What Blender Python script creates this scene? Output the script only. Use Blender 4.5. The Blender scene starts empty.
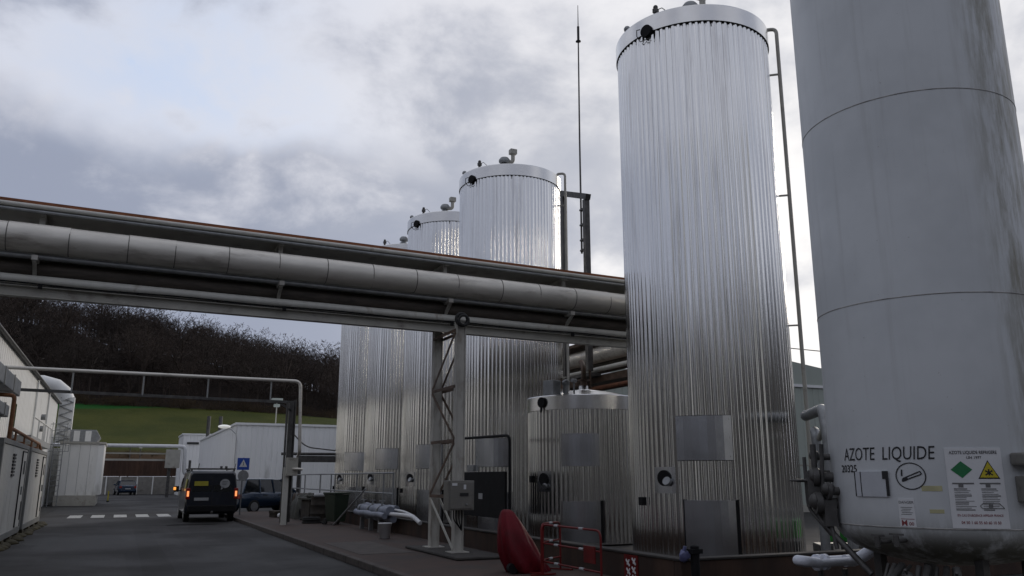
import bpy, math, random
from mathutils import Vector, Matrix
R = math.radians
PI = math.pi
rnd = random.Random(7)
scene = bpy.context.scene
COL = scene.collection
ORG = {}                      # world origin of every thing's base

# ------------------------------------------------------------------ materials
def mat(name, base, rough=0.6, metal=0.0, var=0.12, scale=3.0, stretch=(1, 1, 1), bump=0.0, bscale=30.0,
        dirt=None, dirt_scale=2.0, dirt_lo=0.55, dirt_hi=0.75, spec=0.5, emit=None, estr=0.0, coat=0.0):
    m = bpy.data.materials.new(name); m.use_nodes = True
    nt = m.node_tree; b = nt.nodes['Principled BSDF']
    tc = nt.nodes.new('ShaderNodeTexCoord')
    mp = nt.nodes.new('ShaderNodeMapping'); mp.inputs['Scale'].default_value = stretch
    nt.links.new(tc.outputs['Object'], mp.inputs['Vector'])
    n = nt.nodes.new('ShaderNodeTexNoise'); n.inputs['Scale'].default_value = scale
    n.inputs['Detail'].default_value = 5; n.inputs['Roughness'].default_value = 0.6
    nt.links.new(mp.outputs['Vector'], n.inputs['Vector'])
    r = nt.nodes.new('ShaderNodeValToRGB')
    r.color_ramp.elements[0].position = 0.3; r.color_ramp.elements[1].position = 0.7
    r.color_ramp.elements[0].color = tuple(max(0, c * (1 - var)) for c in base) + (1,)
    r.color_ramp.elements[1].color = tuple(min(1, c * (1 + var)) for c in base) + (1,)
    nt.links.new(n.outputs['Fac'], r.inputs['Fac'])
    colout = r.outputs['Color']
    if dirt:
        n2 = nt.nodes.new('ShaderNodeTexNoise'); n2.inputs['Scale'].default_value = dirt_scale
        n2.inputs['Detail'].default_value = 8; n2.inputs['Roughness'].default_value = 0.65
        nt.links.new(mp.outputs['Vector'], n2.inputs['Vector'])
        mr = nt.nodes.new('ShaderNodeMapRange'); mr.inputs['From Min'].default_value = dirt_lo
        mr.inputs['From Max'].default_value = dirt_hi
        nt.links.new(n2.outputs['Fac'], mr.inputs['Value'])
        mx = nt.nodes.new('ShaderNodeMix'); mx.data_type = 'RGBA'
        nt.links.new(mr.outputs['Result'], mx.inputs['Factor'])
        nt.links.new(colout, mx.inputs[6]); mx.inputs[7].default_value = tuple(dirt) + (1,)
        colout = mx.outputs[2]
    nt.links.new(colout, b.inputs['Base Color'])
    b.inputs['Roughness'].default_value = rough; b.inputs['Metallic'].default_value = metal
    b.inputs['Specular IOR Level'].default_value = spec
    b.inputs['Coat Weight'].default_value = coat
    if emit:
        b.inputs['Emission Color'].default_value = tuple(emit) + (1,)
        b.inputs['Emission Strength'].default_value = estr
    if bump:
        n3 = nt.nodes.new('ShaderNodeTexNoise'); n3.inputs['Scale'].default_value = bscale
        n3.inputs['Detail'].default_value = 4
        nt.links.new(mp.outputs['Vector'], n3.inputs['Vector'])
        bp = nt.nodes.new('ShaderNodeBump'); bp.inputs['Strength'].default_value = bump
        bp.inputs['Distance'].default_value = 0.02
        nt.links.new(n3.outputs['Fac'], bp.inputs['Height']); nt.links.new(bp.outputs['Normal'], b.inputs['Normal'])
    return m

M = {}
M['clad'] = mat('ribbed_aluminium', (.755, .755, .745), .15, 1, .05, 1.2, (6, 6, .5), .06, 1.3, dirt=(.46, .45, .44), dirt_scale=.5, dirt_lo=.55, dirt_hi=.8)
M['plate'] = mat('flat_aluminium_sheet', (.50, .51, .53), .27, 1, .15, 1.4, (1, 1, 1), .22, 2.2)
M['band'] = mat('rim_aluminium', (.70, .695, .68), .26, 1, .05, 2, (1, 1, 1), .08, 2.0)
M['insul'] = mat('pipe_jacket_aluminium', (.60, .575, .52), .42, .3, .12, 1.5, (1, 4, 4), .10, 4, dirt=(.20, .17, .14), dirt_scale=.8, dirt_lo=.55, dirt_hi=.8)
M['steel'] = mat('galvanised_steel', (.26, .27, .275), .5, .6, .2, 6, bump=.05)
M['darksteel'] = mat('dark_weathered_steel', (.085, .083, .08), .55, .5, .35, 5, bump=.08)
M['grey_paint'] = mat('grey_painted_steel', (.37, .36, .32), .5, 0, .12, 2, dirt=(.11, .09, .07), dirt_scale=2.2, dirt_lo=.56, dirt_hi=.78, bump=.04)
M['cream_paint'] = mat('pale_painted_steel', (.52, .515, .47), .5, 0, .12, 3, (1, 1, .4), dirt=(.16, .10, .06), dirt_scale=3, dirt_lo=.6, dirt_hi=.78, bump=.04)
M['leg_paint'] = mat('weathered_pale_column', (.40, .39, .355), .55, 0, .15, 2, (1, 1, .4), dirt=(.15, .12, .09), dirt_scale=2.5, dirt_lo=.5, dirt_hi=.75, bump=.05)
M['joint'] = mat('jacket_joint_tape', (.13, .125, .11), .6, .2, .3, 5)  # dark grey bands at the pipe jacket joints
M['junk'] = mat('grimy_dark_scrap', (.030, .025, .020), .8, 0, .5, 5, bump=.2)
M['tarp'] = mat('dark_olive_tarpaulin', (.035, .036, .028), .7, 0, .4, 4, bump=.5, bscale=7)
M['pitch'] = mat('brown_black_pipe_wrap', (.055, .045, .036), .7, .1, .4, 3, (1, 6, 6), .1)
M['rust'] = mat('rusty_steel', (.16, .062, .030), .85, 0, .45, 7, bump=.2, dirt=(.06, .03, .02), dirt_scale=5)
M['rustedge'] = mat('orange_rusty_angle', (.24, .085, .035), .8, 0, .4, 3, (1, 6, 6), .1, dirt=(.10, .045, .025), dirt_scale=2)
M['rustpipe'] = mat('orange_primer_pipe', (.20, .085, .035), .7, 0, .35, 6, bump=.1)
M['brown'] = mat('brown_steel', (.10, .065, .045), .7, .1, .4, 4, bump=.1)
M['black'] = mat('black_plastic', (.008, .008, .009), .75, 0, .3, 4, spec=.2)
M['rubber'] = mat('black_rubber', (.02, .02, .02), .85, 0, .3, 8)
M['white_tank'] = None
M['white_metal'] = mat('white_metal_panel', (.74, .74, .71), .5, 0, .07, 1.2, (1, 1, .25), .03, 6, dirt=(.25, .24, .20), dirt_scale=1.2, dirt_lo=.58, dirt_hi=.82)
M['white_shed'] = mat('white_shed_panel', (.78, .79, .79), .5, 0, .05, .8, (1, 1, .2), .03, 4, dirt=(.30, .30, .28), dirt_scale=.8, dirt_lo=.6, dirt_hi=.85)
M['green_clad'] = mat('pale_green_cladding', (.36, .40, .36), .5, 0, .06, .8, (1, 1, .2), dirt=(.25, .26, .23), dirt_scale=.8, dirt_lo=.6, dirt_hi=.85)
M['container'] = mat('container_white_paint', (.52, .52, .49), .5, 0, .10, 1.2, (1, 1, .3), .05, 5, dirt=(.13, .12, .09), dirt_scale=1.6, dirt_lo=.55, dirt_hi=.8)
M['container_frame'] = mat('container_grey_frame', (.17, .175, .17), .6, 0, .2, 3, dirt=(.06, .05, .03), dirt_scale=3)
M['moss'] = mat('mossy_sill', (.045, .038, .018), .95, 0, .5, 5, bump=.3)
M['brick'] = None
M['asphalt'] = None
M['paving'] = None
M['concrete'] = mat('concrete', (.22, .21, .19), .85, 0, .2, 2, bump=.15, dirt=(.10, .09, .075), dirt_scale=1.5)
M['darkconcrete'] = mat('dark_concrete', (.035, .032, .029), .9, 0, .3, 3, bump=.2)
M['kerb'] = mat('kerb_stone', (.06, .05, .044), .85, 0, .3, 4, bump=.2)
M['paint_white'] = mat('worn_road_paint', (.42, .42, .40), .7, 0, .1, 4, dirt=(.07, .07, .07), dirt_scale=9, dirt_lo=.56, dirt_hi=.66)
M['red'] = mat('red_plastic', (.10, .003, .008), .6, 0, .3, 2.5, bump=.5, bscale=9, dirt=(.05, .006, .008), dirt_scale=3, spec=.2)
M['redpaint'] = mat('red_paint', (.115, .005, .005), .5, 0, .35, 6, spec=.3, dirt=(.04, .02, .015), dirt_scale=6)
M['white'] = mat('white_plastic', (.62, .63, .64), .5, 0, .06, 5)
M['frost'] = mat('frosted_white_lagging', (.66, .69, .76), .8, 0, .08, 9, bump=.35, bscale=30)
M['greybox'] = mat('grey_enamel_box', (.16, .155, .14), .45, .1, .1, 4, dirt=(.08, .07, .06), dirt_scale=3)
M['olive'] = mat('dark_green_bin', (.018, .030, .018), .5, 0, .2, 5)
M['green'] = mat('green_enamel', (.03, .22, .035), .45, 0, .2, 4)
M['van'] = mat('dark_navy_paint', (.012, .016, .026), .28, .2, .15, 3, coat=.5, dirt=(.05, .05, .048), dirt_scale=2.2, dirt_lo=.55, dirt_hi=.9)
M['car'] = mat('dark_blue_car_paint', (.014, .032, .065), .25, .3, .1, 3, coat=.6)
M['glass'] = mat('dark_window_glass', (.012, .015, .018), .07, 0, .1, 2, spec=.8)
M['yellow'] = mat('yellow_sticker', (.34, .30, .03), .5, 0, .08, 5)
M['greysticker'] = mat('grey_sticker', (.30, .31, .32), .5, 0, .1, 12)
M['alloy'] = mat('alloy_wheel', (.45, .46, .47), .35, .7, .1, 5)
M['tail'] = mat('lit_tail_lamp', (.5, .05, .02), .3, emit=(1, .34, .12), estr=.9)
M['amber'] = mat('lit_amber_lamp', (.6, .2, .02), .3, emit=(1, .40, .08), estr=.8)
M['redlens'] = mat('red_lens', (.22, .012, .008), .25)
M['bluesign'] = mat('blue_sign_face', (.02, .07, .36), .4, 0, .05, 5)
M['ink'] = mat('black_ink', (.012, .012, .014), .6, 0, .1, 5)
M['greyink'] = mat('faded_grey_ink', (.12, .12, .12), .7, 0, .1, 5)
M['redink'] = mat('red_ink', (.20, .035, .04), .7, 0, .1, 5)
M['signwhite'] = mat('white_vinyl_sign', (.60, .61, .62), .45, 0, .03, 4)
M['signgreen'] = mat('green_diamond_ink', (.012, .15, .05), .5, 0, .1, 6)
M['signyellow'] = mat('yellow_triangle_ink', (.48, .40, .02), .5, 0, .05, 6)
M['palelabel'] = mat('faded_yellow_label', (.40, .38, .22), .6, 0, .12, 10)
M['paleblue'] = mat('pale_blue_plate', (.45, .47, .50), .4, 0, .05, 4)
M['lagging'] = mat('grey_blue_lagging', (.20, .22, .27), .6, .1, .25, 6, bump=.3, bscale=12)
M['bark'] = mat('bare_winter_branches', (.036, .025, .019), .95, 0, .55, .06)
M['bluebag'] = mat('blue_grey_plastic', (.10, .11, .22), .4, 0, .2, 6)
M['lamp_white'] = mat('white_lamp_glass', (.7, .7, .68), .4, emit=(1, 1, .95), estr=.25)
M['wood'] = mat('weathered_timber', (.045, .034, .024), .9, 0, .4, 4, bump=.2)
M['rustfence'] = mat('dark_rust_sheet', (.055, .027, .016), .8, 0, .4, 1.0, (1, 1, .3))

def nodes_of(name):
    m = bpy.data.materials.new(name); m.use_nodes = True
    return m, m.node_tree, m.node_tree.nodes['Principled BSDF']
def add(nt, t, **kw):
    n = nt.nodes.new(t)
    for k, v in kw.items():
        if hasattr(n, k): setattr(n, k, v)
        else: n.inputs[k.replace('_', ' ')].default_value = v
    return n
def mathn(nt, op, a, b=None, clamp=False):
    n = nt.nodes.new('ShaderNodeMath'); n.operation = op; n.use_clamp = clamp
    for i, x in enumerate((a, b)):
        if x is None: continue
        if hasattr(x, 'links'): nt.links.new(x, n.inputs[i])
        else: n.inputs[i].default_value = x
    return n.outputs[0]
def mixc(nt, fac, a, b, blend='MIX'):
    n = nt.nodes.new('ShaderNodeMix'); n.data_type = 'RGBA'; n.blend_type = blend
    for s, x in ((0, fac), (6, a), (7, b)):
        if hasattr(x, 'links'): nt.links.new(x, n.inputs[s])
        else: n.inputs[s].default_value = x if s == 0 else tuple(x) + (1,)
    return n.outputs[2]
def noise(nt, vec, scale, detail=5, rough=.6, dist=0):
    n = nt.nodes.new('ShaderNodeTexNoise'); n.inputs['Scale'].default_value = scale
    n.inputs['Detail'].default_value = detail; n.inputs['Roughness'].default_value = rough
    n.inputs['Distortion'].default_value = dist
    nt.links.new(vec, n.inputs['Vector']); return n.outputs['Fac']
def mrange(nt, v, a, b, c=0., d=1.):
    n = nt.nodes.new('ShaderNodeMapRange'); n.interpolation_type = 'SMOOTHSTEP'
    nt.links.new(v, n.inputs['Value'])
    for i, x in enumerate((a, b, c, d)): n.inputs[1 + i].default_value = x
    return n.outputs[0]
def mapping(nt, vec, sc=(1, 1, 1), loc=(0, 0, 0), rot=(0, 0, 0)):
    n = nt.nodes.new('ShaderNodeMapping'); n.inputs['Scale'].default_value = sc
    n.inputs['Location'].default_value = loc; n.inputs['Rotation'].default_value = rot
    nt.links.new(vec, n.inputs['Vector']); return n.outputs[0]
def bumpn(nt, b, h, s, d=.02):
    n = nt.nodes.new('ShaderNodeBump'); n.inputs['Strength'].default_value = s; n.inputs['Distance'].default_value = d
    nt.links.new(h, n.inputs['Height']); nt.links.new(n.outputs[0], b.inputs['Normal'])

def make_asphalt(name, base, wet):
    m, nt, b = nodes_of(name)
    p = nt.nodes.new('ShaderNodeNewGeometry').outputs['Position']
    big = noise(nt, p, .22, 5, .6, .4); mid = noise(nt, p, 1.6, 5); fine = noise(nt, p, 60, 3)
    patch = noise(nt, mapping(nt, p, (.9, .12, 1)), .9, 4)
    c = mixc(nt, mrange(nt, big, .35, .65), tuple(x * .8 for x in base), tuple(x * 1.25 for x in base))
    c = mixc(nt, mrange(nt, mid, .5, .72, 0, .7), c, tuple(x * .45 for x in base))
    c = mixc(nt, mrange(nt, patch, .5, .66, 0, .7), c, tuple(x * 1.9 for x in base))
    c = mixc(nt, mrange(nt, fine, .4, .7, 0, .5), c, tuple(x * 1.4 for x in base))
    vo = nt.nodes.new('ShaderNodeTexVoronoi'); vo.feature = 'DISTANCE_TO_EDGE'; vo.inputs['Scale'].default_value = .32
    nd = nt.nodes.new('ShaderNodeVectorMath'); nd.operation = 'ADD'
    nn = nt.nodes.new('ShaderNodeTexNoise'); nn.inputs['Scale'].default_value = 1.2; nt.links.new(p, nn.inputs['Vector'])
    nt.links.new(p, nd.inputs[0]); nt.links.new(nn.outputs['Color'], nd.inputs[1]); nt.links.new(nd.outputs[0], vo.inputs['Vector'])
    c = mixc(nt, mrange(nt, vo.outputs['Distance'], .006, .0, 0, .7), c, (.012, .012, .012))
    nt.links.new(c, b.inputs['Base Color'])
    r = mrange(nt, big, .38, .62, .9 - wet, .92)
    nt.links.new(r, b.inputs['Roughness'])
    b.inputs['Specular IOR Level'].default_value = .35
    bumpn(nt, b, fine, .35, .006)
    return m
M['asphalt'] = make_asphalt('worn_asphalt', (.0195, .019, .0195), .2)
M['ground'] = make_asphalt('yard_ground', (.017, .0165, .016), .1)

def make_paving():
    m, nt, b = nodes_of('reddish_brown_paving')
    p = nt.nodes.new('ShaderNodeNewGeometry').outputs['Position']
    br = nt.nodes.new('ShaderNodeTexBrick'); br.inputs['Scale'].default_value = 1
    br.inputs['Brick Width'].default_value = .22; br.inputs['Row Height'].default_value = .11; br.inputs['Mortar Size'].default_value = .006
    br.inputs['Color1'].default_value = (.060, .033, .024, 1); br.inputs['Color2'].default_value = (.046, .028, .021, 1)
    br.inputs['Mortar'].default_value = (.03, .027, .025, 1)
    nt.links.new(p, br.inputs['Vector'])
    c = mixc(nt, mrange(nt, noise(nt, p, .9), .45, .7, 0, .7), br.outputs['Color'], (.027, .024, .022))
    nt.links.new(c, b.inputs['Base Color']); b.inputs['Roughness'].default_value = .85
    bumpn(nt, b, noise(nt, p, 40), .25, .006)
    return m
M['paving'] = make_paving()

def make_brick():
    m, nt, b = nodes_of('brown_rendered_bund')
    p = nt.nodes.new('ShaderNodeNewGeometry').outputs['Position']
    n1 = noise(nt, mapping(nt, p, (1, 1, .35)), 2.0, 6, .65); n2 = noise(nt, mapping(nt, p, (1, 1, .15)), 5, 5)
    c = mixc(nt, mrange(nt, n1, .38, .66), (.026, .013, .008), (.052, .027, .016))
    c = mixc(nt, mrange(nt, n2, .55, .72, 0, .7), c, (.022, .018, .015))
    nt.links.new(c, b.inputs['Base Color']); b.inputs['Roughness'].default_value = .85
    bumpn(nt, b, noise(nt, p, 22), .35, .01)
    return m
M['brick'] = make_brick()

def make_white_tank():
    m, nt, b = nodes_of('aged_white_tank_paint')
    o = nt.nodes.new('ShaderNodeTexCoord').outputs['Object']
    sx = nt.nodes.new('ShaderNodeSeparateXYZ'); nt.links.new(o, sx.inputs[0])
    ang = mathn(nt, 'ARCTAN2', sx.outputs[1], sx.outputs[0])
    big = noise(nt, o, .7, 4)
    c = mixc(nt, mrange(nt, big, .35, .65), (.53, .555, .57), (.61, .635, .65))
    st = noise(nt, mapping(nt, o, (5, 5, .22)), 1.3, 6, .65)
    c = mixc(nt, mrange(nt, st, .54, .76, 0, .22), c, (.27, .265, .25))
    # algae and rust streaks on the weather side
    side = mathn(nt, 'MULTIPLY', mrange(nt, ang, -2.05, -1.55), mrange(nt, ang, -.4, -.9))
    st2 = noise(nt, mapping(nt, o, (3.5, 3.5, .5)), 2.0, 7, .7)
    c = mixc(nt, mathn(nt, 'MULTIPLY', side, mrange(nt, st2, .38, .66, 0, .85)), c, (.17, .155, .10))
    low = mathn(nt, 'MULTIPLY', mrange(nt, sx.outputs[2], 1.35, .85), mrange(nt, noise(nt, mapping(nt, o, (2, 2, .6)), 2.5, 6, .7), .30, .55, 0, .92))  # dirt on the bottom dish, also standing in for the shade underneath
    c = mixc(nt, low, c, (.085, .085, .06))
    spots = noise(nt, o, 26, 3); c = mixc(nt, mrange(nt, spots, .70, .78, 0, .5), c, (.16, .14, .11))
    nt.links.new(c, b.inputs['Base Color']); b.inputs['Roughness'].default_value = .45
    bumpn(nt, b, noise(nt, o, 1.3, 3), .12, .05)
    return m
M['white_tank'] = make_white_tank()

# ------------------------------------------------------------------ mesh builder
class MB:
    def __init__(s): s.v = []; s.f = []; s.sm = []; s.marks = []
    def mark(s): s.marks.append((len(s.v), len(s.f)))
    def face(s, idx, smooth=False): s.f.append(tuple(idx)); s.sm.append(smooth)
    def box(s, c, size, rz=0, mtx=None):
        s.mark(); x, y, z = (a / 2 for a in size); n = len(s.v); c = Vector(c)
        T = mtx if mtx else Matrix.Rotation(rz, 3, 'Z')
        for i in range(8):
            p = Vector((x if i & 1 else -x, y if i & 2 else -y, z if i & 4 else -z)); s.v.append(c + T @ p)
        for q in ((0, 2, 3, 1), (4, 5, 7, 6), (0, 1, 5, 4), (2, 6, 7, 3), (0, 4, 6, 2), (1, 3, 7, 5)): s.face([n + k for k in q])
        return s
    def span(s, a, b):            # axis box between two corners
        return s.box([(a[i] + b[i]) / 2 for i in range(3)], [abs(a[i] - b[i]) for i in range(3)])
    def bar(s, p, q, w, h=None, up=(0, 0, 1)):   # rectangular bar between two points
        p, q = Vector(p), Vector(q); d = q - p; L = d.length; d.normalize(); h = h or w
        u = Vector(up); 
        if abs(d.dot(u)) > .98: u = Vector((0, 1, 0))
        x = d.cross(u).normalized(); z = x.cross(d).normalized()
        T = Matrix((x, d, z)).transposed()
        return s.box((p + q) / 2, (w, L, h), mtx=T)
    def tube(s, pts, r, seg=12, cap=True, radii=None):
        s.mark(); pts = [Vector(p) for p in pts]; n0 = len(s.v); N = len(pts); prev = None
        for i, p in enumerate(pts):
            if i == 0: t = pts[1] - p
            elif i == N - 1: t = p - pts[i - 1]
            else: t = (pts[i + 1] - p).normalized() + (p - pts[i - 1]).normalized()
            t.normalize()
            if prev is None:
                a = Vector((0, 0, 1)) if abs(t.z) < .9 else Vector((1, 0, 0)); x = t.cross(a).normalized()
            else:
                x = (prev - t * prev.dot(t)).normalized()
            prev = x; y = t.cross(x); k = 1
            if 0 < i < N - 1:
                co = (p - pts[i - 1]).normalized().dot(t); k = 1 / max(co, .5)
            rr = radii[i] if radii else r
            for j in range(seg):
                a = 2 * PI * j / seg; s.v.append(p + (x * math.cos(a) + y * math.sin(a)) * rr)
        for i in range(N - 1):
            for j in range(seg):
                a = n0 + i * seg; s.face((a + j, a + (j + 1) % seg, a + seg + (j + 1) % seg, a + seg + j), True)
        if cap:
            for e in (n0, n0 + (N - 1) * seg):
                q = len(s.v); s.v += [s.v[e + j].copy() for j in range(seg)]; s.face([q + j for j in range(seg)][::(-1 if e == n0 else 1)])
        return s
    def lathe(s, prof, seg=48, c=(0, 0, 0), a0=0, a1=2 * PI, cap=False, smooth=True, sharp=False):
        if sharp:
            for i in range(len(prof) - 1): s.lathe(prof[i:i + 2], seg, c, a0, a1, cap, smooth)
            return s
        s.mark(); n0 = len(s.v); full = abs(a1 - a0 - 2 * PI) < 1e-6; cols = seg if full else seg + 1; N = len(prof)
        for j in range(cols):
            a = a0 + (a1 - a0) * j / seg
            for r, z in prof: s.v.append(Vector((c[0] + r * math.cos(a), c[1] + r * math.sin(a), c[2] + z)))
        for j in range(seg):
            k = (j + 1) % cols
            for i in range(N - 1): s.face((n0 + j * N + i, n0 + k * N + i, n0 + k * N + i + 1, n0 + j * N + i + 1), smooth)
        return s
    def ball(s, c, r, sx=1, sy=1, sz=1, seg=14, rings=8):
        prof = [(r * math.sin(PI * i / rings) + (1e-5 if i in (0, rings) else 0), -r * math.cos(PI * i / rings)) for i in range(rings + 1)]
        n = len(s.v); s.lathe(prof, seg)
        for i in range(n, len(s.v)):
            q = s.v[i]; s.v[i] = Vector((c[0] + q.x * sx, c[1] + q.y * sy, c[2] + q.z * sz))
        return s
    def loft(s, rings, smooth=True, cap=True):
        n0 = len(s.v); K = len(rings[0])
        for r in rings: s.v += [Vector(p) for p in r]
        for i in range(len(rings) - 1):
            for j in range(K):
                a = n0 + i * K; s.face((a + j, a + (j + 1) % K, a + K + (j + 1) % K, a + K + j), smooth)
        if cap:
            for e in (n0, n0 + (len(rings) - 1) * K):
                q = len(s.v); s.v += [s.v[e + j].copy() for j in range(K)]; s.face([q + j for j in range(K)][::(-1 if e == n0 else 1)])
        return s
    def prism(s, poly, d):        # closed polygon of 3D points extruded by vector d
        s.mark(); n = len(s.v); K = len(poly); d = Vector(d)
        s.v += [Vector(p) for p in poly] + [Vector(p) + d for p in poly]
        s.face(range(n + K - 1, n - 1, -1)); s.face(range(n + K, n + 2 * K))
        for j in range(K): s.face((n + j, n + (j + 1) % K, n + K + (j + 1) % K, n + K + j))
        return s
    def xf(s, T):
        s.v = [T @ p for p in s.v]; return s
    def build(s, name, m, parent=None, bevel=0, loc=None, kind=None, local=False):
        if parent is not None:
            root = parent
            o0 = Vector((0, 0, 0)) if local else ORG.get(root.name, Vector((0, 0, 0)))
        else: o0 = Vector(loc) if loc else Vector((0, 0, 0))
        me = bpy.data.meshes.new(name)
        me.from_pydata([tuple(p - o0) for p in s.v], [], s.f); me.validate(); 
        if len(me.polygons) == len(s.sm): me.polygons.foreach_set('use_smooth', s.sm)
        import bmesh
        bm = bmesh.new(); bm.from_mesh(me); bmesh.ops.recalc_face_normals(bm, faces=bm.faces); bm.to_mesh(me); bm.free()
        o = bpy.data.objects.new(name, me); COL.objects.link(o); me.materials.append(m)
        if parent is not None: o.parent = parent; ORG[o.name] = ORG.get(parent.name, Vector((0, 0, 0)))
        else: o.location = o0; ORG[o.name] = o0
        if bevel:
            b = o.modifiers.new('bevel', 'BEVEL'); b.width = bevel; b.segments = 2; b.limit_method = 'ANGLE'; b.angle_limit = R(40)
        if kind: o['kind'] = kind
        return o

def build_each(mb, name, m, parent, bevel=0, local=False):   # every primitive collected becomes a part of its own
    out = []; ends = mb.marks[1:] + [(len(mb.v), len(mb.f))]
    for (v0, f0), (v1, f1) in zip(mb.marks, ends):
        q = MB(); q.v = mb.v[v0:v1]; q.f = [tuple(i - v0 for i in f) for f in mb.f[f0:f1]]; q.sm = mb.sm[f0:f1]
        out.append(q.build(name, m, parent, bevel, local=local))
    return out
def thing(name, label, cat, loc=(0, 0, 0), rz=0, group=None):
    o = bpy.data.objects.new(name, None); o.empty_display_size = .2; COL.objects.link(o)
    o.location = loc; o.rotation_euler = (0, 0, rz); ORG[o.name] = Vector(loc)
    o['label'] = label; o['category'] = cat
    if group: o['group'] = group
    return o
def tag(o, label, cat, group=None):
    o['label'] = label; o['category'] = cat
    if group: o['group'] = group
    return o
def dup(root, label=None, loc=None, rz=None):
    r = root.copy(); COL.objects.link(r)
    if loc is not None: r.location = loc
    if rz is not None: r.rotation_euler = (0, 0, rz)
    if label: r['label'] = label
    for ch in list(root.children):
        c = ch.copy(); COL.objects.link(c); c.parent = r
        for g in list(ch.children):
            d = g.copy(); COL.objects.link(d); d.parent = c
    return r
def arc(c, r, a0, a1, ax='x', ay='z', n=7):
    out = []; I = {'x': Vector((1, 0, 0)), 'y': Vector((0, 1, 0)), 'z': Vector((0, 0, 1))}
    for i in range(n):
        a = a0 + (a1 - a0) * i / (n - 1); out.append(Vector(c) + I[ax] * r * math.cos(a) + I[ay] * r * math.sin(a))
    return out
def bend(pts, r, n=5):            # round the corners of a polyline
    pts = [Vector(p) for p in pts]; out = [pts[0]]
    for i in range(1, len(pts) - 1):
        p = pts[i]; a = (pts[i - 1] - p); b = (pts[i + 1] - p); ra = min(r, a.length * .45, b.length * .45)
        A = p + a.normalized() * ra; B = p + b.normalized() * ra
        for k in range(n + 1):
            t = k / n; out.append(A * (1 - t) ** 2 + p * 2 * t * (1 - t) + B * t * t)
    return out + [pts[-1]]

def text_polys(txt, size, align='LEFT', shear=0., xs=1., bold=.0):
    cu = bpy.data.curves.new('lettering', 'FONT'); cu.body = txt; cu.size = size; cu.offset = bold * size; cu.align_x = align; cu.shear = shear
    cu.resolution_u = 3
    ob = bpy.data.objects.new('lettering', cu); COL.objects.link(ob); bpy.context.view_layer.update()
    dg = bpy.context.evaluated_depsgraph_get(); me = bpy.data.meshes.new_from_object(ob.evaluated_get(dg))
    vs = [(v.co.x * xs, v.co.y) for v in me.vertices]; fs = [tuple(p.vertices) for p in me.polygons]
    bpy.data.objects.remove(ob); bpy.data.curves.remove(cu); bpy.data.meshes.remove(me)
    return vs, fs
def put_text(mb, txt, size, fn, align='LEFT', shear=0., xs=1., bold=.012):
    vs, fs = text_polys(txt, size, align, shear, xs, bold); n = len(mb.v)
    for x, y in vs: mb.v.append(Vector(fn(x, y)))
    for f in fs: mb.face([n + i for i in f])

# ------------------------------------------------------------------ camera, sky, sun
cam = bpy.data.cameras.new('camera'); co = bpy.data.objects.new('camera', cam); COL.objects.link(co)
co.location = (0, 0, 1.65); co.rotation_euler = (R(90) + math.atan(190 / 820), 0, R(-25))
cam.sensor_width = 36; cam.lens = 820 / 1024 * 36; cam.clip_end = 6000; cam.clip_start = .05
scene.camera = co
SUN_AZ, SUN_EL = R(52), R(17)
w = bpy.data.worlds.new('World'); scene.world = w; w.use_nodes = True
nt = w.node_tree; bg = nt.nodes['Background']
sky = nt.nodes.new('ShaderNodeTexSky'); sky.sky_type = 'NISHITA'; sky.sun_disc = False
sky.sun_elevation = SUN_EL; sky.sun_rotation = SUN_AZ; sky.air_density = 1; sky.dust_density = 2
d = nt.nodes.new('ShaderNodeTexCoord').outputs['Generated']
sx = nt.nodes.new('ShaderNodeSeparateXYZ'); nt.links.new(d, sx.inputs[0])
zz = mathn(nt, 'ADD', mathn(nt, 'MAXIMUM', sx.outputs[2], 0.0), .42)
cb = nt.nodes.new('ShaderNodeCombineXYZ')
nt.links.new(mathn(nt, 'DIVIDE', sx.outputs[0], zz), cb.inputs[0]); nt.links.new(mathn(nt, 'DIVIDE', sx.outputs[1], zz), cb.inputs[1])
P = mapping(nt, cb.outputs[0], (1, 1, 1), (SKYX if 'SKYX' in globals() else 3.1, 1.7, 0), (0, 0, R(20)))
n1 = noise(nt, P, 1.7, 7, .52, .15)
n2 = noise(nt, P, 4.6, 9, .58, .2)
dens = mathn(nt, 'ADD', mathn(nt, 'MULTIPLY', n1, .56), mathn(nt, 'MULTIPLY', n2, .44))
def lobe(vec, k):
    v = nt.nodes.new('ShaderNodeVectorMath'); v.operation = 'DOT_PRODUCT'; nt.links.new(d, v.inputs[0]); v.inputs[1].default_value = Vector(vec).normalized()
    return mathn(nt, 'POWER', mathn(nt, 'MAXIMUM', v.outputs['Value'], 0.0), k)
# a darker cloud bank low over the wooded hill, a thin pale opening above it
bankz = mathn(nt, 'ADD', sx.outputs[2], mathn(nt, 'MULTIPLY', mathn(nt, 'SUBTRACT', n2, .5), .26))
bank = mathn(nt, 'MULTIPLY', mrange(nt, bankz, .40, .335), mrange(nt, sx.outputs[0], .62, .30))
bank = mathn(nt, 'MULTIPLY', bank, mrange(nt, bankz, .08, .24, .45, 1))
opening = mathn(nt, 'MULTIPLY', lobe((.05, .92, .392), 70), mrange(nt, n2, .36, .62, 1.25, .2), True)
dens = mathn(nt, 'ADD', dens, mathn(nt, 'MULTIPLY', bank, .085))
K = 10.0     # values below are radiances; the background strength is 0.1
def rad(r, g, b): return (r * K, g * K, b * K)
cloud = mixc(nt, mrange(nt, dens, .44, .58), rad(.52, .53, .585), rad(.235, .262, .34))
gap = mathn(nt, 'MULTIPLY', mathn(nt, 'MAXIMUM', mrange(nt, dens, .43, .36), mathn(nt, 'MULTIPLY', opening, .7)), mathn(nt, 'SUBTRACT', 1.0, bank))
skyc = mixc(nt, .8, sky.outputs[0], rad(.45, .54, .72))
c = mixc(nt, gap, cloud, skyc)
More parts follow.
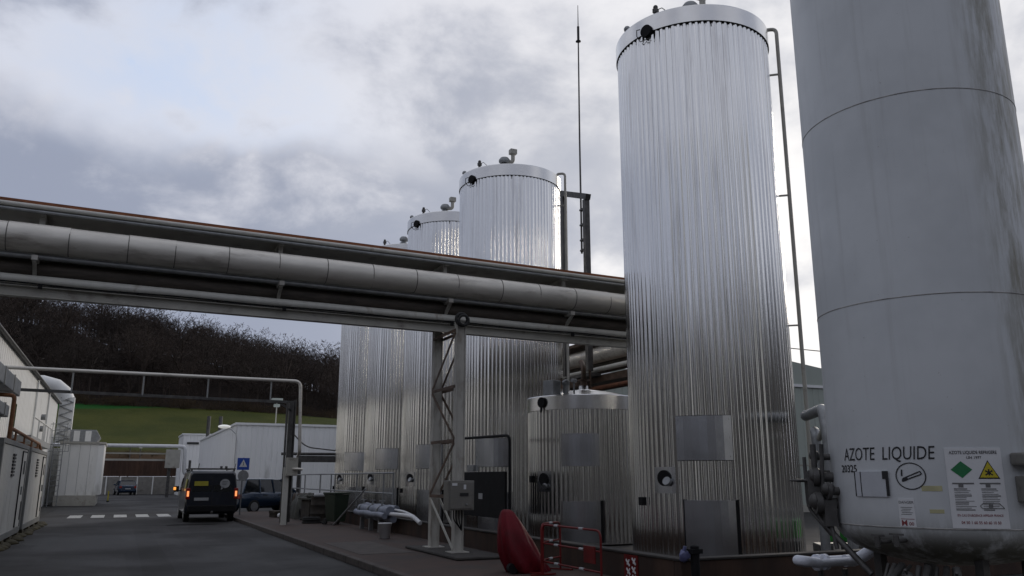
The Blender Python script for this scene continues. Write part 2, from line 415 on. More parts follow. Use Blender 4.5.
g = Vector((math.sin(R(47)) * math.cos(R(13)), math.cos(R(47)) * math.cos(R(13)), math.sin(R(13))))
dp = nt.nodes.new('ShaderNodeVectorMath'); dp.operation = 'DOT_PRODUCT'; nt.links.new(d, dp.inputs[0]); dp.inputs[1].default_value = g
gl = mathn(nt, 'POWER', mathn(nt, 'MAXIMUM', dp.outputs['Value'], 0.0), 9.0)
glm = mathn(nt, 'MULTIPLY', gl, mrange(nt, dens, .66, .40, .35, 1.))
c = mixc(nt, glm, c, rad(.82, .80, .78))
# far side of the sky, away from the hidden sun, is the darker one
back = mrange(nt, dp.outputs['Value'], .35, -.7, 0, .42)
c = mixc(nt, back, c, rad(.30, .31, .36))
nt.links.new(c, bg.inputs['Color']); bg.inputs['Strength'].default_value = .1
sl = bpy.data.lights.new('sun', 'SUN'); so = bpy.data.objects.new('sun', sl); COL.objects.link(so)
sl.energy = .75; sl.angle = R(14); sl.color = (1, .9, .78)
S = Vector((math.sin(SUN_AZ) * math.cos(SUN_EL), math.cos(SUN_AZ) * math.cos(SUN_EL), math.sin(SUN_EL)))
so.rotation_euler = S.to_track_quat('Z', 'Y').to_euler(); so.location = (20, 10, 40)
vs = scene.view_settings; vs.view_transform = 'Standard'; vs.look = 'None'; vs.exposure = .42; vs.gamma = 1; vs.use_curve_mapping = False

# ------------------------------------------------------------------ setting
b = MB(); b.v = [Vector(p) for p in ((-2500, -2500, 0), (2500, -2500, 0), (2500, 2500, 0), (-2500, 2500, 0))]; b.face((0, 1, 2, 3)); b.build('ground', M['ground'], kind='structure')
b = MB(); b.v = [Vector(p) for p in ((-2.9, -30, .004), (4.25, -30, .004), (4.25, 44, .004), (9, 46.5, .004), (9, 95.6, .004), (-9, 95.6, .004), (-9, 66, .004), (-2.9, 54, .004))]; b.face(range(8)); b.build('road', M['asphalt'], kind='structure')
for nm, (x0_, y0_, x1_, y1_), cc in (('road_patch', (-1.9, 15.5, .3, 21.0), (.026, .025, .025)), ('road_patch', (1.6, 22.5, 3.4, 33.0), (.0145, .014, .0145)), ('road_patch', (-2.6, 32.5, 3.9, 33.1), (.011, .011, .011)), ('road_patch', (.5, 8, 1.1, 31), (.0135, .013, .013))):
    b = MB(); b.v = [Vector(p) for p in ((x0_, y0_, .0075), (x1_, y0_ + .1, .0075), (x1_ - .05, y1_, .0075), (x0_ + .08, y1_ + .05, .0075))]; b.face((0, 1, 2, 3)); b.build(nm, make_asphalt('patched_asphalt', cc, .2), kind='structure')
# pavement and kerb
b = MB(); b.prism([(4.40, -10, 0), (7.28, -10, 0), (7.28, 41, 0), (4.40, 41, 0)], (0, 0, .125)); b.build('pavement', M['paving'], kind='structure')
b = MB(); y = -10
while y < 41: b.span((4.25, y, 0), (4.395, y + .985, .135)); y += 1
b.build('kerb', M['kerb'], bevel=.015, kind='structure')
b = MB(); b.span((4.6, 17.2, .126), (5.75, 20.6, .131)); b.build('concrete_patch', M['kerb'], kind='structure')
b = MB()
for i in range(5): b.span((-1.85 + i * .89, 40.2, .005), (-1.33 + i * .89, 43.0, .008))
b.build('crosswalk_marking', M['paint_white'], kind='structure')

def top(x): return 16.6 - .032 * max(-120, min(160, x))
def ridge(x): return max(6, min(58, 44 - .195 * x)) + 1.8 * math.exp(-((x - 32) / 26) ** 2) + 1.1 * math.sin(x * .33) + .8 * math.sin(x * .61 + 1)
def sm(t): t = max(0, min(1, t)); return t * t * (3 - 2 * t)
def hill(x, y):
    wv = .6 * math.sin(x * .07 + y * .03) + .5 * math.sin(x * .031 - y * .05)
    if y < 192: h = 3.6 + (top(x) - 3.6) * (.65 * (y - 97) / 95 + .35 * sm((y - 97) / 95))
    else: h = top(x) + (ridge(x) - top(x)) * sm((y - 185) / 125)
    if y > 320: h -= (y - 320) * .05
    return h + wv * min(1, (y - 97) / 40)
b = MB(); xs = [-400 + 12 * i for i in range(90)]; ys = [97 + 7 * i for i in range(48)]
for yy in ys:
    for xx in xs: b.v.append(Vector((xx, yy, hill(xx, yy))))
nx = len(xs)
for j in range(len(ys) - 1):
    for i in range(nx - 1): b.face((j * nx + i, j * nx + i + 1, (j + 1) * nx + i + 1, (j + 1) * nx + i), True)
m, nt, bs = nodes_of('hillside_field_and_leaf_litter')
p = nt.nodes.new('ShaderNodeNewGeometry').outputs['Position']
sp = nt.nodes.new('ShaderNodeSeparateXYZ'); nt.links.new(p, sp.inputs[0])
fld = mixc(nt, mrange(nt, noise(nt, mapping(nt, p, (1, .4, 1)), .10, 6), .35, .65), (.034, .045, .005), (.056, .063, .009))
fld = mixc(nt, mrange(nt, noise(nt, p, 1.4, 5), .45, .7, 0, .45), fld, (.026, .031, .005))
yw = mathn(nt, 'ADD', sp.outputs[1], mathn(nt, 'MULTIPLY', noise(nt, p, .08, 4), 10.))
ys = mathn(nt, 'SUBTRACT', yw, mathn(nt, 'MAXIMUM', mathn(nt, 'MULTIPLY', mathn(nt, 'ADD', sp.outputs[0], 14.), 1.0), 0.))
strip = mrange(nt, ys, 172, 178)
fld = mixc(nt, strip, fld, (.008, .066, .008))
lowf = mrange(nt, yw, 116, 106)
fld = mixc(nt, lowf, fld, (.050, .028, .012))
c = mixc(nt, mrange(nt, yw, 194, 198), fld, mixc(nt, noise(nt, p, .3, 5), (.018, .012, .009), (.011, .008, .007)))
nt.links.new(c, bs.inputs['Base Color']); bs.inputs['Roughness'].default_value = 1; bs.inputs['Specular IOR Level'].default_value = .1
bumpn(nt, bs, noise(nt, p, 2.5, 5), .8, .2)
b.build('hillside', m, kind='structure')
# unseen slopes added behind the viewpoint to darken reflections and cut skylight
b = MB(); N = 72
for k, (rr, hh) in enumerate(((70, 0), (120, 24), (200, 62), (420, 60))):
    for i in range(N + 1):
        a = R(165 + 215 * i / N); e = .82 + .22 * math.sin(i * .55) + .1 * math.sin(i * 1.7)
        b.v.append(Vector((rr * math.cos(a) * 1.3, rr * math.sin(a), hh * e)))
for k in range(3):
    for i in range(N): q = k * (N + 1) + i; b.face((q, q + 1, q + N + 2, q + N + 1), True)
b.build('blocker_ridge', mat('blocker_slope', (.025, .022, .017), 1, 0, .4, .05), kind='structure')

# woodland: bare winter trees
def tree_template(seed):
    r = random.Random(seed); V = []; F = []
    def twig(p, q, w0, w1):
        d = (q - p).normalized(); x = d.cross(Vector((r.uniform(-1, 1), r.uniform(-1, 1), r.uniform(-1, 1)))).normalized(); y = d.cross(x)
        n = len(V)
        for k in range(3):
            a = 2 * PI * k / 3; u = x * math.cos(a) + y * math.sin(a); V.append(p + u * w0); V.append(q + u * w1)
        for k in range(3): j = (k + 1) % 3; F.append((n + 2 * k, n + 2 * j, n + 2 * j + 1, n + 2 * k + 1))
    H = r.uniform(10.5, 14.5); fork = H * r.uniform(.28, .45)
    twig(Vector((0, 0, -.5)), Vector((0, 0, fork)), .26, .2)
    cz = H * .60; cr = H * r.uniform(.34, .46); ch = H * r.uniform(.33, .38)
    def inside(lo=.2):
        while 1:
            q = Vector((r.uniform(-1, 1), r.uniform(-1, 1), r.uniform(-1, 1)))
            if lo < q.length < 1: return Vector((q.x * cr, q.y * cr, cz + q.z * ch))
    for k in range(9):
        e = inside(.6); s0 = Vector((0, 0, min(e.z, fork * r.uniform(.7, 1.3)))); mid = s0.lerp(e, .5) + Vector((0, 0, .4)); twig(s0, mid, .14, .09); twig(mid, e, .09, .04)
    for k in range(150):
        p_ = inside(); o_ = (p_ - Vector((0, 0, cz - ch * .8))).normalized(); q = p_ + (o_ + Vector((r.uniform(-1, 1), r.uniform(-1, 1), r.uniform(-.5, .5)))) * r.uniform(.4, .9)
        twig(p_, q, .045, .03)
        for u in range(2):
            b0 = p_.lerp(q, r.uniform(.3, 1)); twig(b0, b0 + Vector((r.uniform(-1, 1), r.uniform(-1, 1), r.uniform(-.6, .8))) * r.uniform(.4, .7), .04, .025)
    return V, F
tpl = [tree_template(100 + i) for i in range(7)]
b = MB(); cnt = 0
r = random.Random(11)
while cnt < 1500:
    x = r.uniform(-70, 115); y = 194 + 132 * r.random() ** .75
    if abs(x / y) > .42: continue
    V, F = tpl[r.randrange(7)]; s = r.uniform(.62, 1.22) if cnt < 1080 else r.uniform(.28, .45); a = r.uniform(0, 6.28); ca, sa = math.cos(a) * s, math.sin(a) * s; z0 = hill(x, y); n = len(b.v)
    b.v += [Vector((x + v.x * ca - v.y * sa, y + v.x * sa + v.y * ca, z0 + v.z * s)) for v in V]
    b.f += [tuple(i + n for i in f) for f in F]; b.sm += [False] * len(F); cnt += 1
nwood = len(b.v), len(b.f)
r = random.Random(21)
for k in range(300):
    x = r.uniform(-40, 75); y = r.uniform(189, 197) if k % 2 else 98.5 + 9 * r.random() ** 1.6
    V, F = tpl[r.randrange(7)]; sc_ = (r.uniform(.16, .34) if k % 2 else r.uniform(.05, .13)); a = r.uniform(0, 6.28); ca, sa = math.cos(a) * sc_ * 1.6, math.sin(a) * sc_ * 1.6; z0 = hill(x, y) - 5.0 * sc_; n = len(b.v)
    b.v += [Vector((x + v.x * ca - v.y * sa, y + v.x * sa + v.y * ca, z0 + v.z * sc_)) for v in V]
    b.f += [tuple(i + n for i in f) for f in F]
me = bpy.data.meshes.new('scrub'); me.from_pydata([tuple(p) for p in b.v[nwood[0]:]], [], [tuple(i - nwood[0] for i in f) for f in b.f[nwood[1]:]])
me.materials.append(mat('brown_winter_scrub', (.050, .032, .014), 1, 0, .5, .2)); wd = bpy.data.objects.new('scrub', me); COL.objects.link(wd); wd['kind'] = 'stuff'
tag(wd, 'brown winter scrub along the edges of the green field', 'scrub')
b.v = b.v[:nwood[0]]; b.f = b.f[:nwood[1]]
me = bpy.data.meshes.new('woodland'); me.from_pydata([tuple(p) for p in b.v], [], b.f); me.materials.append(M['bark'])
wd = bpy.data.objects.new('woodland', me); COL.objects.link(wd); wd['kind'] = 'stuff'
tag(wd, 'dark leafless winter wood covering the hill above the field', 'wood')

# ------------------------------------------------------------------ steel tanks
TR, TH = 1.72, 11.6
def ribbed(mb, Rr, z0, z1, n, depth, seed, rows=6, jit=.0010):
    r = random.Random(seed); prof = []
    for i in range(n):
        dd = depth * r.choice((.7, .95, 1.0, 1.05)); w_ = r.uniform(-.02, .02)
        for fr, q in ((.0, 0), (.17, .0), (.34 + w_, 0), (.46 + w_, .5), (.58, 1), (.74 + w_, 1), (.87, .5)):
            prof.append((2 * PI * (i + fr) / n, Rr - dd * q + r.uniform(-jit, jit)))
    K = len(prof); n0 = len(mb.v); off = [[r.uniform(-.0007, .0007) for _ in range(K)] for _ in range(rows + 1)]
    for k in range(rows + 1):
        z = z0 + (z1 - z0) * k / rows
        for j, (a, q) in enumerate(prof): q += off[k][j]; mb.v.append(Vector((q * math.cos(a), q * math.sin(a), z)))
    for k in range(rows):
        for j in range(K): a = n0 + k * K; mb.face((a + j, a + (j + 1) % K, a + K + (j + 1) % K, a + K + j), True)
def cyl_pt(a, rr, z): return Vector((rr * math.cos(a), rr * math.sin(a), z))
def patch(mb, a0, a1, z0, z1, r0, r1, n=8, m_=1):  # curved plate
    mb.mark(); v = len(mb.v)
    for j in range(n + 1):
        a = a0 + (a1 - a0) * j / n
        for rr, z in ((r0, z0), (r1, z0), (r1, z1), (r0, z1)): mb.v.append(cyl_pt(a, rr, z))
    for j in range(n):
        q = v + 4 * j
        for i in range(4): mb.face((q + i, q + 4 + i, q + 4 + (i + 1) % 4, q + (i + 1) % 4), False)
    mb.face((v, v + 1, v + 2, v + 3)); e = v + 4 * n; mb.face((e, e + 3, e + 2, e + 1))
A_P, A_M, A_S, A_G = R(-133.5), R(-161), R(178), R(-40)
def make_tank():
    t = thing('storage_tank', '', 'tank', (11.25, 14.15, 0), 0, 'tall ribbed aluminium tanks in a row')
    s = MB(); ribbed(s, TR, .12, TH - .33, 84, .029, 5); s.build('shell', M['clad'], t, local=True)
    s = MB(); s.lathe([(TR - .05, TH), (TR + .025, TH), (TR + .03, TH - .02), (TR + .03, TH - .385), (TR + .018, TH - .385), (TR + .018, TH - .03)], 96, sharp=True); s.build('rim_band', M['band'], t, local=True)
    s = MB(); s.lathe([(TR - .04, TH - .012), (TR * .6, TH + .12), (.01, TH + .2)], 64); s.build('roof', M['band'], t, local=True)
    s = MB(); s.lathe([(TR - .030, TH - .5), (TR - .030, TH - .30)], 96); s.build('rim_gap_shade', M['black'], t, local=True)  # black strip standing in for the shade in the gaps under the rim
    s = MB(); s.lathe([(TR - .09, 0), (TR - .09, .16)], 72); s.build('base_ring', M['darkconcrete'], t, local=True)
    h = R(17.5)
    s = MB(); patch(s, A_P - h, A_P + h, 1.98, 2.82, TR - .01, TR + .030, 7)
    for a in (A_P - h * .94, A_P + h * .94):
        for z in (2.05, 2.4, 2.75): s.box(cyl_pt(a, TR + .030, z), (.03, .03, .03), a)
    s.build('inspection_panel', M['plate'], t, local=True)
    s = MB(); patch(s, A_P - h * 1.012, A_P + h * 1.012, 1.97, 2.83, TR - .02, TR + .008, 8); s.build('panel_seal', M['ink'], t, local=True)
    s = MB(); patch(s, A_P - h * .8, A_P + h * .98, .16, 1.24, TR - .01, TR + .030, 7); dp_ = s.build('door_plate', M['plate'], t, local=True)
    s = MB(); patch(s, A_P + h * 1.0, A_P + h * 1.12, .16, 1.25, TR - .02, TR + .012, 2); patch(s, A_P - h * .86, A_P - h * .805, .16, 1.25, TR - .02, TR + .012, 2)
    build_each(s, 'door_gap', M['black'], t, local=True)
    # manhole near the foot: square plate with round dark opening and hinged bright lid
    s = MB(); patch(s, A_M - R(8), A_M + R(8), 1.36, 1.86, TR - .01, TR + .02, 6); mh = s.build('manhole_plate', M['plate'], t, local=True)
    def disc(mb, a, z, rr, r0, r1, seg=20, sz=1):
        o = cyl_pt(a, r0, z); n_ = Vector((math.cos(a), math.sin(a), 0)); mb.tube([o, o + n_ * (r1 - r0)], rr, seg)
    s = MB(); disc(s, A_M, 1.65, .15, TR - .02, TR + .05); s.build('opening', M['black'], mh, local=True)
    s = MB(); n_ = Vector((math.cos(A_M + R(4)), math.sin(A_M + R(4)), 0)); s.tube([cyl_pt(A_M + R(3), TR + .04, 1.57), cyl_pt(A_M + R(3), TR + .10, 1.60)], .085, 16); s.build('lid', M['steel'], mh, local=True)
    s = MB(); s.box(cyl_pt(A_S, TR + .03, 1.2), (.10, .16, .16), A_S); s.build('junction_box', M['black'], t, bevel=.01, local=True)
    # top fittings
    a = A_M + R(1); n_ = Vector((math.cos(a), math.sin(a), 0))
    s = MB(); s.tube([cyl_pt(a, TR - .1, TH - .36), cyl_pt(a, TR + .09, TH - .36)], .14, 20); s.build('vent_opening', M['black'], t, local=True)
    s = MB(); q = cyl_pt(a - R(6), TR + .05, TH - .36); s.tube([q + Vector((0, 0, .12)), q + Vector((0, 0, .05)) + n_ * .12, q + Vector((0, 0, -.1)) + n_ * .12, q + Vector((0, 0, -.18)), cyl_pt(a + R(3), TR + .06, TH - .56)], .012, 6); s.build('cable_loop', M['darksteel'], t, local=True)
    q = cyl_pt(a + R(3), TR - .22, TH)
    s = MB(); s.tube([q, q + Vector((0, 0, .2))], .045, 10); s.box(q + Vector((0, 0, .22)), (.11, .1, .1), a); s.ball(q + Vector((0, 0, .31)), .055)
    s.tube([q + Vector((0, 0, .24)), q + Vector((.1, -.10, .27)), q + Vector((.18, -.18, .15)), q + Vector((.22, -.2, 0))], .010, 6); s.build('level_sensor', M['darksteel'], t, local=True)
    q = cyl_pt(R(170), TR - .12, TH)
    s = MB(); s.tube([q, q + Vector((0, 0, .16))], .05, 10); s.ball(q + Vector((0, 0, .18)), .08); s.build('lifting_lug', M['steel'], t, local=True)
    q = Vector((-.55, -.75, TH + .08))
    s = MB(); s.tube([q, q + Vector((0, 0, .22))], .10, 14); s.tube([q + Vector((0, 0, .14)), q + Vector((0, 0, .17))], .17, 14)
    s.lathe([(.001, .47), (.13, .45), (.19, .37), (.19, .30), (.14, .25), (.001, .24)], 16, q); s.build('breather_valve', M['steel'], t, bevel=.006, local=True)
    q2 = q + Vector((.20, -.12, 0))
    s = MB(); s.tube(bend([q2 + Vector((-.2, .12, .3)), q2 + Vector((.06, 0, .3)), q2 + Vector((.06, 0, .62))], .1), .07, 10); s.box(q2 + Vector((.06, 0, .66)), (.24, .20, .18)); s.build('pressure_relief', M['grey_paint'], t, bevel=.02, local=True)
    # overflow pipe with gooseneck down the side
    o1 = cyl_pt(A_G, TR + .22, 0)
    s = MB(); s.tube(bend([cyl_pt(A_G, TR - .05, TH + .02), cyl_pt(A_G, TR - .05, TH + .14), cyl_pt(A_G, TR + .22, TH + .14), (o1.x, o1.y, 1.0)], .14), .042, 12)
    for k in range(4):
        z = 1.9 + k * 2.9; s.bar(cyl_pt(A_G, TR - .03, z), cyl_pt(A_G, TR + .22, z), .05, .03)
    s.build('overflow_pipe', M['grey_paint'], t, local=True)
    return t
T1 = make_tank(); T1['label'] = 'nearest and largest looking ribbed aluminium tank, beside the white nitrogen tank'
for (x, y), l in (((11.25, 24.3), 'tall ribbed tank directly behind the lattice trestle, below the whip antenna'),
                  ((11.15, 29.7), 'tall ribbed tank whose top pokes up just left behind the trestle tank'),
                  ((11.2, 35.2), 'tall ribbed tank showing only a sliver of its rim above the pipe bridge'),
                  ((11.05, 40.0), 'farthest ribbed tank at the left end of the row, its top hidden by the bridge')):
    q_ = dup(T1, l, (x, y, 0))
    if abs(y - 35.2) < .1: q_.scale = (1, 1, 1.014)

# low tank between
t = thing('low_tank', 'short ribbed aluminium tank with shallow cone roof under the pipe bridge', 'tank', (11.0, 19.05, 0))
LR, LH = 1.5, 3.68
s = MB(); ribbed(s, LR, .1, LH - .28, 74, .030, 9, 3); s.build('shell', M['clad'], t, local=True)
s = MB(); s.lathe([(LR - .05, LH), (LR + .03, LH), (LR + .036, LH - .02), (LR + .036, LH - .36), (LR + .02, LH - .36), (LR + .02, LH - .03)], 80, sharp=True); s.build('rim_band', M['band'], t, local=True)
s = MB(); s.lathe([(LR - .04, LH - .01), (LR * .5, LH + .16), (.14, LH + .26), (.13, LH + .36), (.001, LH + .37)], 48); s.build('roof', M['band'], t, local=True)
s = MB(); patch(s, R(-142), R(-107), 1.93, 2.72, LR - .01, LR + .022, 10); s.build('inspection_panel', M['plate'], t, local=True)
s = MB(); patch(s, R(-142), R(-107), .14, 1.1, LR - .01, LR + .022, 10); s.build('door_plate', M['plate'], t, local=True)
s = MB(); patch(s, R(-107), R(-104), .14, 1.12, LR - .02, LR + .012, 2); s.build('door_gap', M['black'], t, local=True)
a = R(-163); n_ = Vector((math.cos(a), math.sin(a), 0))
s = MB(); s.tube([cyl_pt(a, LR - .1, LH - .17), cyl_pt(a, LR + .10, LH - .17)], .13, 18); s.tube([cyl_pt(a, LR + .08, LH - .27), cyl_pt(a, LR + .1, LH - .42)], .03, 8); s.build('vent_opening', M['black'], t, local=True)
s = MB(); patch(s, a - R(9), a + R(9), 1.32, 1.82, LR - .01, LR + .02, 6); mh = s.build('manhole_plate', M['plate'], t, local=True)
s = MB(); s.tube([cyl_pt(a, LR - .02, 1.62), cyl_pt(a, LR + .05, 1.62)], .15, 18); s.build('opening', M['black'], mh, local=True)
s = MB(); s.tube([cyl_pt(a + R(3), LR + .04, 1.47), cyl_pt(a + R(3), LR + .09, 1.44)], .07, 14); s.build('lid', M['steel'], mh, local=True)
s = MB(); s.box(cyl_pt(R(177), LR + .03, 1.62), (.1, .15, .17), R(177)); s.build('junction_box', M['black'], t, bevel=.01, local=True)
q = Vector((-1.05, -.45, LH))
s = MB(); s.box(q + Vector((-.1, .1, .22)), (.3, .34, .38), .4); s.tube([q + Vector((.2, -.1, 0)), q + Vector((.2, -.1, .32))], .07, 12); s.ball(q + Vector((.2, -.1, .34)), .1); s.tube([q + Vector((.34, -.28, 0)), q + Vector((.34, -.28, .42))], .025, 8); s.tube([q + Vector((.28, -.28, .40)), q + Vector((.42, -.24, .40))], .05, 8)
s.build('sensor_head', M['steel'], t, bevel=.03, local=True)
s = MB(); s.tube([(0, 0, LH + .3), (0, 0, LH + .55)], .09, 12); s.tube([(0, 0, LH + .5), (0, 0, LH + .53)], .16, 12); s.tube(bend([(0, 0, LH + .55), (0, 0, LH + .85), (.1, .3, LH + 1.05)], .1), .07, 10); s.tube([(.16, -.05, LH + .3), (.16, -.05, LH + .8)], .035, 8)
s.build('roof_valve', M['brown'], t, local=True)

# ------------------------------------------------------------------ liquid nitrogen tank
NX, NY, NR = 8.82, 6.85, 1.25
t = thing('nitrogen_tank', 'huge white liquid nitrogen tank lettered AZOTE LIQUIDE at the right edge', 'tank', (NX, NY, 0))
def nc(a, rr, z): return Vector((rr * math.cos(a), rr * math.sin(a), z))
s = MB(); prof = [(NR, 10.8), (NR, 6.0), (NR, 3.62), (NR, 1.14)]
for i in range(1, 9):
    a = PI / 2 * i / 8; prof.append((max(.001, NR * math.cos(a)), 1.14 - .46 * math.sin(a)))
tp = [(max(.001, NR * math.cos(PI / 2 * i / 8)), 10.8 + .46 * math.sin(PI / 2 * i / 8)) for i in range(8, 0, -1)]
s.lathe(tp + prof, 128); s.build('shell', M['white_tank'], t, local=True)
s = MB()
for z in (1.135, 3.62, 6.03, 8.4): s.lathe([(NR - .002, z - .007), (NR + .004, z - .005), (NR + .004, z + .005), (NR - .002, z + .007)], 128)
build_each(s, 'weld_seam', mat('dirty_weld_line', (.31, .305, .29), .6, 0, .5, 6), t, local=True)
for k in range(4):
    a = R(45 + 90 * k) + R(12); s = MB(); s.bar(nc(a, NR - .45, .0), nc(a, NR - .45, .86), .10, .10); s.box(nc(a, NR - .45, .015), (.25, .25, .03), a); s.build('leg', M['darksteel'], t, local=True)
def on_tank(a0, z0, rr):
    return lambda x, y: nc(a0 + x / NR, rr, z0 + y)
# lettering reads left to right as the angle grows
s = MB(); vs_, fs_ = text_polys('AZOTE  LIQUIDE', 1.0)
wid = max(v[0] for v in vs_); span = R(50.3) * NR; hgt = .145
n = len(s.v); a0 = R(164.4)
fn = on_tank(a0, 1.845, NR + .005)
for x, y in vs_: s.v.append(fn(x / wid * span + y * .02, y * hgt / .72))
for lo_, hi_ in ((-1, wid * .43), (wid * .43, 99)):
    q = MB(); q.v = [p.copy() for p in s.v]
    for f in fs_:
        if lo_ < vs_[f[0]][0] <= hi_: q.face([n + i for i in f])
    us = sorted({i for f in q.f for i in f}); ix = {a: k for k, a in enumerate(us)}; q.v = [q.v[i] for i in us]; q.f = [tuple(ix[i] for i in f) for f in q.f]
    q.build('lettering', M['ink'], t, local=True)
s = MB(); put_text(s, '20325', .115, on_tank(R(161.0), 1.715, NR + .005), xs=1.0); s.build('stencil_number', M['ink'], t, local=True)
s = MB(); patch(s, R(173), R(192.3), 1.45, 1.72, NR, NR + .016, 8); pp = s.build('blank_plate', M['paleblue'], t, local=True)
s = MB(); patch(s, R(191.2), R(192.7), 1.46, 1.725, NR + .017, NR + .022, 2); patch(s, R(189.6), R(191.2), 1.64, 1.725, NR + .017, NR + .022, 2); patch(s, R(171.6), R(172.6), 1.45, 1.72, NR, NR + .006, 2); patch(s, R(176.4), R(176.9), 1.45, 1.72, NR + .0165, NR + .019, 1); build_each(s, 'plate_edge', M['ink'], pp, local=True)
# no-smoking roundel, faded
s = MB(); ca = R(-156.8); cz = 1.67; v0 = len(s.v); NN = 40
for i in range(NN):
    th = 2 * PI * i / NN
    for rr in (.155, .143): s.v.append(nc(ca + rr * math.cos(th) / NR, NR + .005, cz + rr * .92 * math.sin(th)))
for i in range(NN): j = (i + 1) % NN; s.face((v0 + 2 * i, v0 + 2 * j, v0 + 2 * j + 1, v0 + 2 * i + 1))
def strip(mb, a_, z_, x0, y0, x1, y1, wd_, rr, n=4):
    L = math.hypot(x1 - x0, y1 - y0); ux, uy = -(y1 - y0) / L * wd_ / 2, (x1 - x0) / L * wd_ / 2; v = len(mb.v)
    for i in range(n + 1):
        t_ = i / n; x = x0 + (x1 - x0) * t_; y = y0 + (y1 - y0) * t_
        mb.v.append(nc(a_ + (x + ux) / NR, rr, z_ + y + uy)); mb.v.append(nc(a_ + (x - ux) / NR, rr, z_ + y - uy))
    for i in range(n): q = v + 2 * i; mb.face((q, q + 2, q + 3, q + 1))
for l in ((-.09, -.055, .11, .02, .012), (-.08, -.025, .10, .05, .012), (-.09, -.055, -.08, -.025, .012), (.11, .02, .10, .05, .012), (-.085, -.045, -.03, -.02, .035), (-.09, 0, -.085, .07, .016)):
    strip(s, ca, cz, l[0], l[1], l[2], l[3], l[4], NR + .0052)
s.build('no_smoking_roundel', M['ink'], t, local=True)
s = MB(); patch(s, R(-164.0), R(-156.4), 1.145, 1.435, NR, NR + .005, 4); sg = s.build('small_notice', M['signwhite'], t, local=True)
s = MB(); put_text(s, 'DANGER', .038, on_tank(R(-160.2), 1.385, NR + .0075), 'CENTER')
for k in range(5): strip(s, R(-160.2), 1.345 - k * .018, -.06 + .01 * (k % 2), 0, .06 - .012 * (k % 3), 0, .005, NR + .0075)
s.build('notice_text', M['greyink'], sg, local=True)
s = MB()
strip(s, R(-160.2), 1.225, -.07, 0, .07, 0, .005, NR + .0075)
put_text(s, 'M', .085, on_tank(R(-161.8), 1.155, NR + .0075), 'CENTER'); put_text(s, '00', .05, on_tank(R(-158.5), 1.16, NR + .0075), 'CENTER'); s.build('notice_letters', M['redink'], sg, local=True)
s = MB(); patch(s, R(-152.4), R(-143.4), 1.515, 1.57, NR, NR + .003, 4); s.build('faded_label', M['palelabel'], t, local=True)
s = MB(); patch(s, R(-149.9), R(-143.6), 1.29, 1.33, NR, NR + .003, 4); s.build('faded_label', M['palelabel'], t, local=True)
# main hazard board
B0, B1 = R(-140.8), R(-116.2); bc = (B0 + B1) / 2; bw = (B1 - B0) * NR
s = MB(); patch(s, B0, B1, 1.145, 1.955, NR, NR + .008, 14); bd = s.build('hazard_board', M['signwhite'], t, local=True)
RB = NR + .011
s = MB(); put_text(s, 'AZOTE LIQUIDE REFRIGERE', .046, on_tank(bc, 1.895, RB), 'CENTER', xs=.80); put_text(s, 'UN 1977', .038, on_tank(bc, 1.845, RB), 'CENTER'); s.build('board_title', M['ink'], bd, local=True)
s = MB(); q = len(s.v)
for x, y in ((-.1, 0), (0, -.1), (.1, 0), (0, .1)): s.v.append(nc(bc + (-.128 + x) / NR, RB, 1.735 + y * .86))
s.v.append(nc(bc - .128 / NR, RB + .001, 1.735))
for i in range(4): s.face((q + i, q + (i + 1) % 4, q + 4))
s.build('green_diamond', M['signgreen'], bd, local=True)
def tri(mb, rr, k):
    q = len(mb.v)
    for x, y in ((-.098 * k, -.078 * k), (0, -.078 * k), (.098 * k, -.078 * k), (0, .098 * k)): mb.v.append(nc(bc + (.125 + x) / NR, rr, 1.725 + y))
    mb.face((q, q + 1, q + 3)); mb.face((q + 1, q + 2, q + 3))
s = MB(); tri(s, RB - .001, 1.08); s.build('triangle_border', M['ink'], bd, local=True)
s = MB(); tri(s, RB + .0015, .9); s.build('yellow_triangle', M['signyellow'], bd, local=True)
s = MB()
for l in ((-.035, -.045, .035, .0), (-.035, .0, .035, -.045), (0, -.05, 0, .015)): strip(s, bc + .125 / NR, 1.725, l[0], l[1], l[2], l[3], .014, RB + .003)
s.build('triangle_symbol', M['ink'], bd, local=True)
s = MB(); rr_ = random.Random(3)
for cx_ in (-.128, .125):
    strip(s, bc + cx_ / NR, 1.595, -.1, 0, .1, 0, .014, RB); strip(s, bc + cx_ / NR, 1.572, -.045, 0, .0, 0, .034, RB)
    for k in range(13):
        L = rr_.uniform(.05, .095); strip(s, bc + cx_ / NR, 1.54 - k * .0175, -.09, 0, -.09 + 2 * L, 0, .005 if k % 4 else .010, RB)
for l in ((-.10, 1.345, .11, 1.345), (-.10, 1.345, -.12, 1.37), (-.12, 1.37, -.09, 1.395), (-.09, 1.395, .06, 1.40), (.06, 1.40, .11, 1.345)):
    strip(s, bc + .125 / NR, 0, l[0], l[1], l[2], l[3], .007, RB + .001)
strip(s, bc + .105 / NR, 1.372, -.02, 0, .02, 0, .035, RB + .001)
s.build('board_small_print', M['greyink'], bd, local=True)
s = MB(); put_text(s, "EN CAS D'URGENCE APPELER FRANCE", .031, on_tank(bc, 1.265, RB), 'CENTER', xs=.80); put_text(s, '04 50 1 60 55 60 60 10 50', .040, on_tank(bc, 1.19, RB), 'CENTER', xs=.86)
s.build('board_emergency_text', M['redink'], bd, local=True)
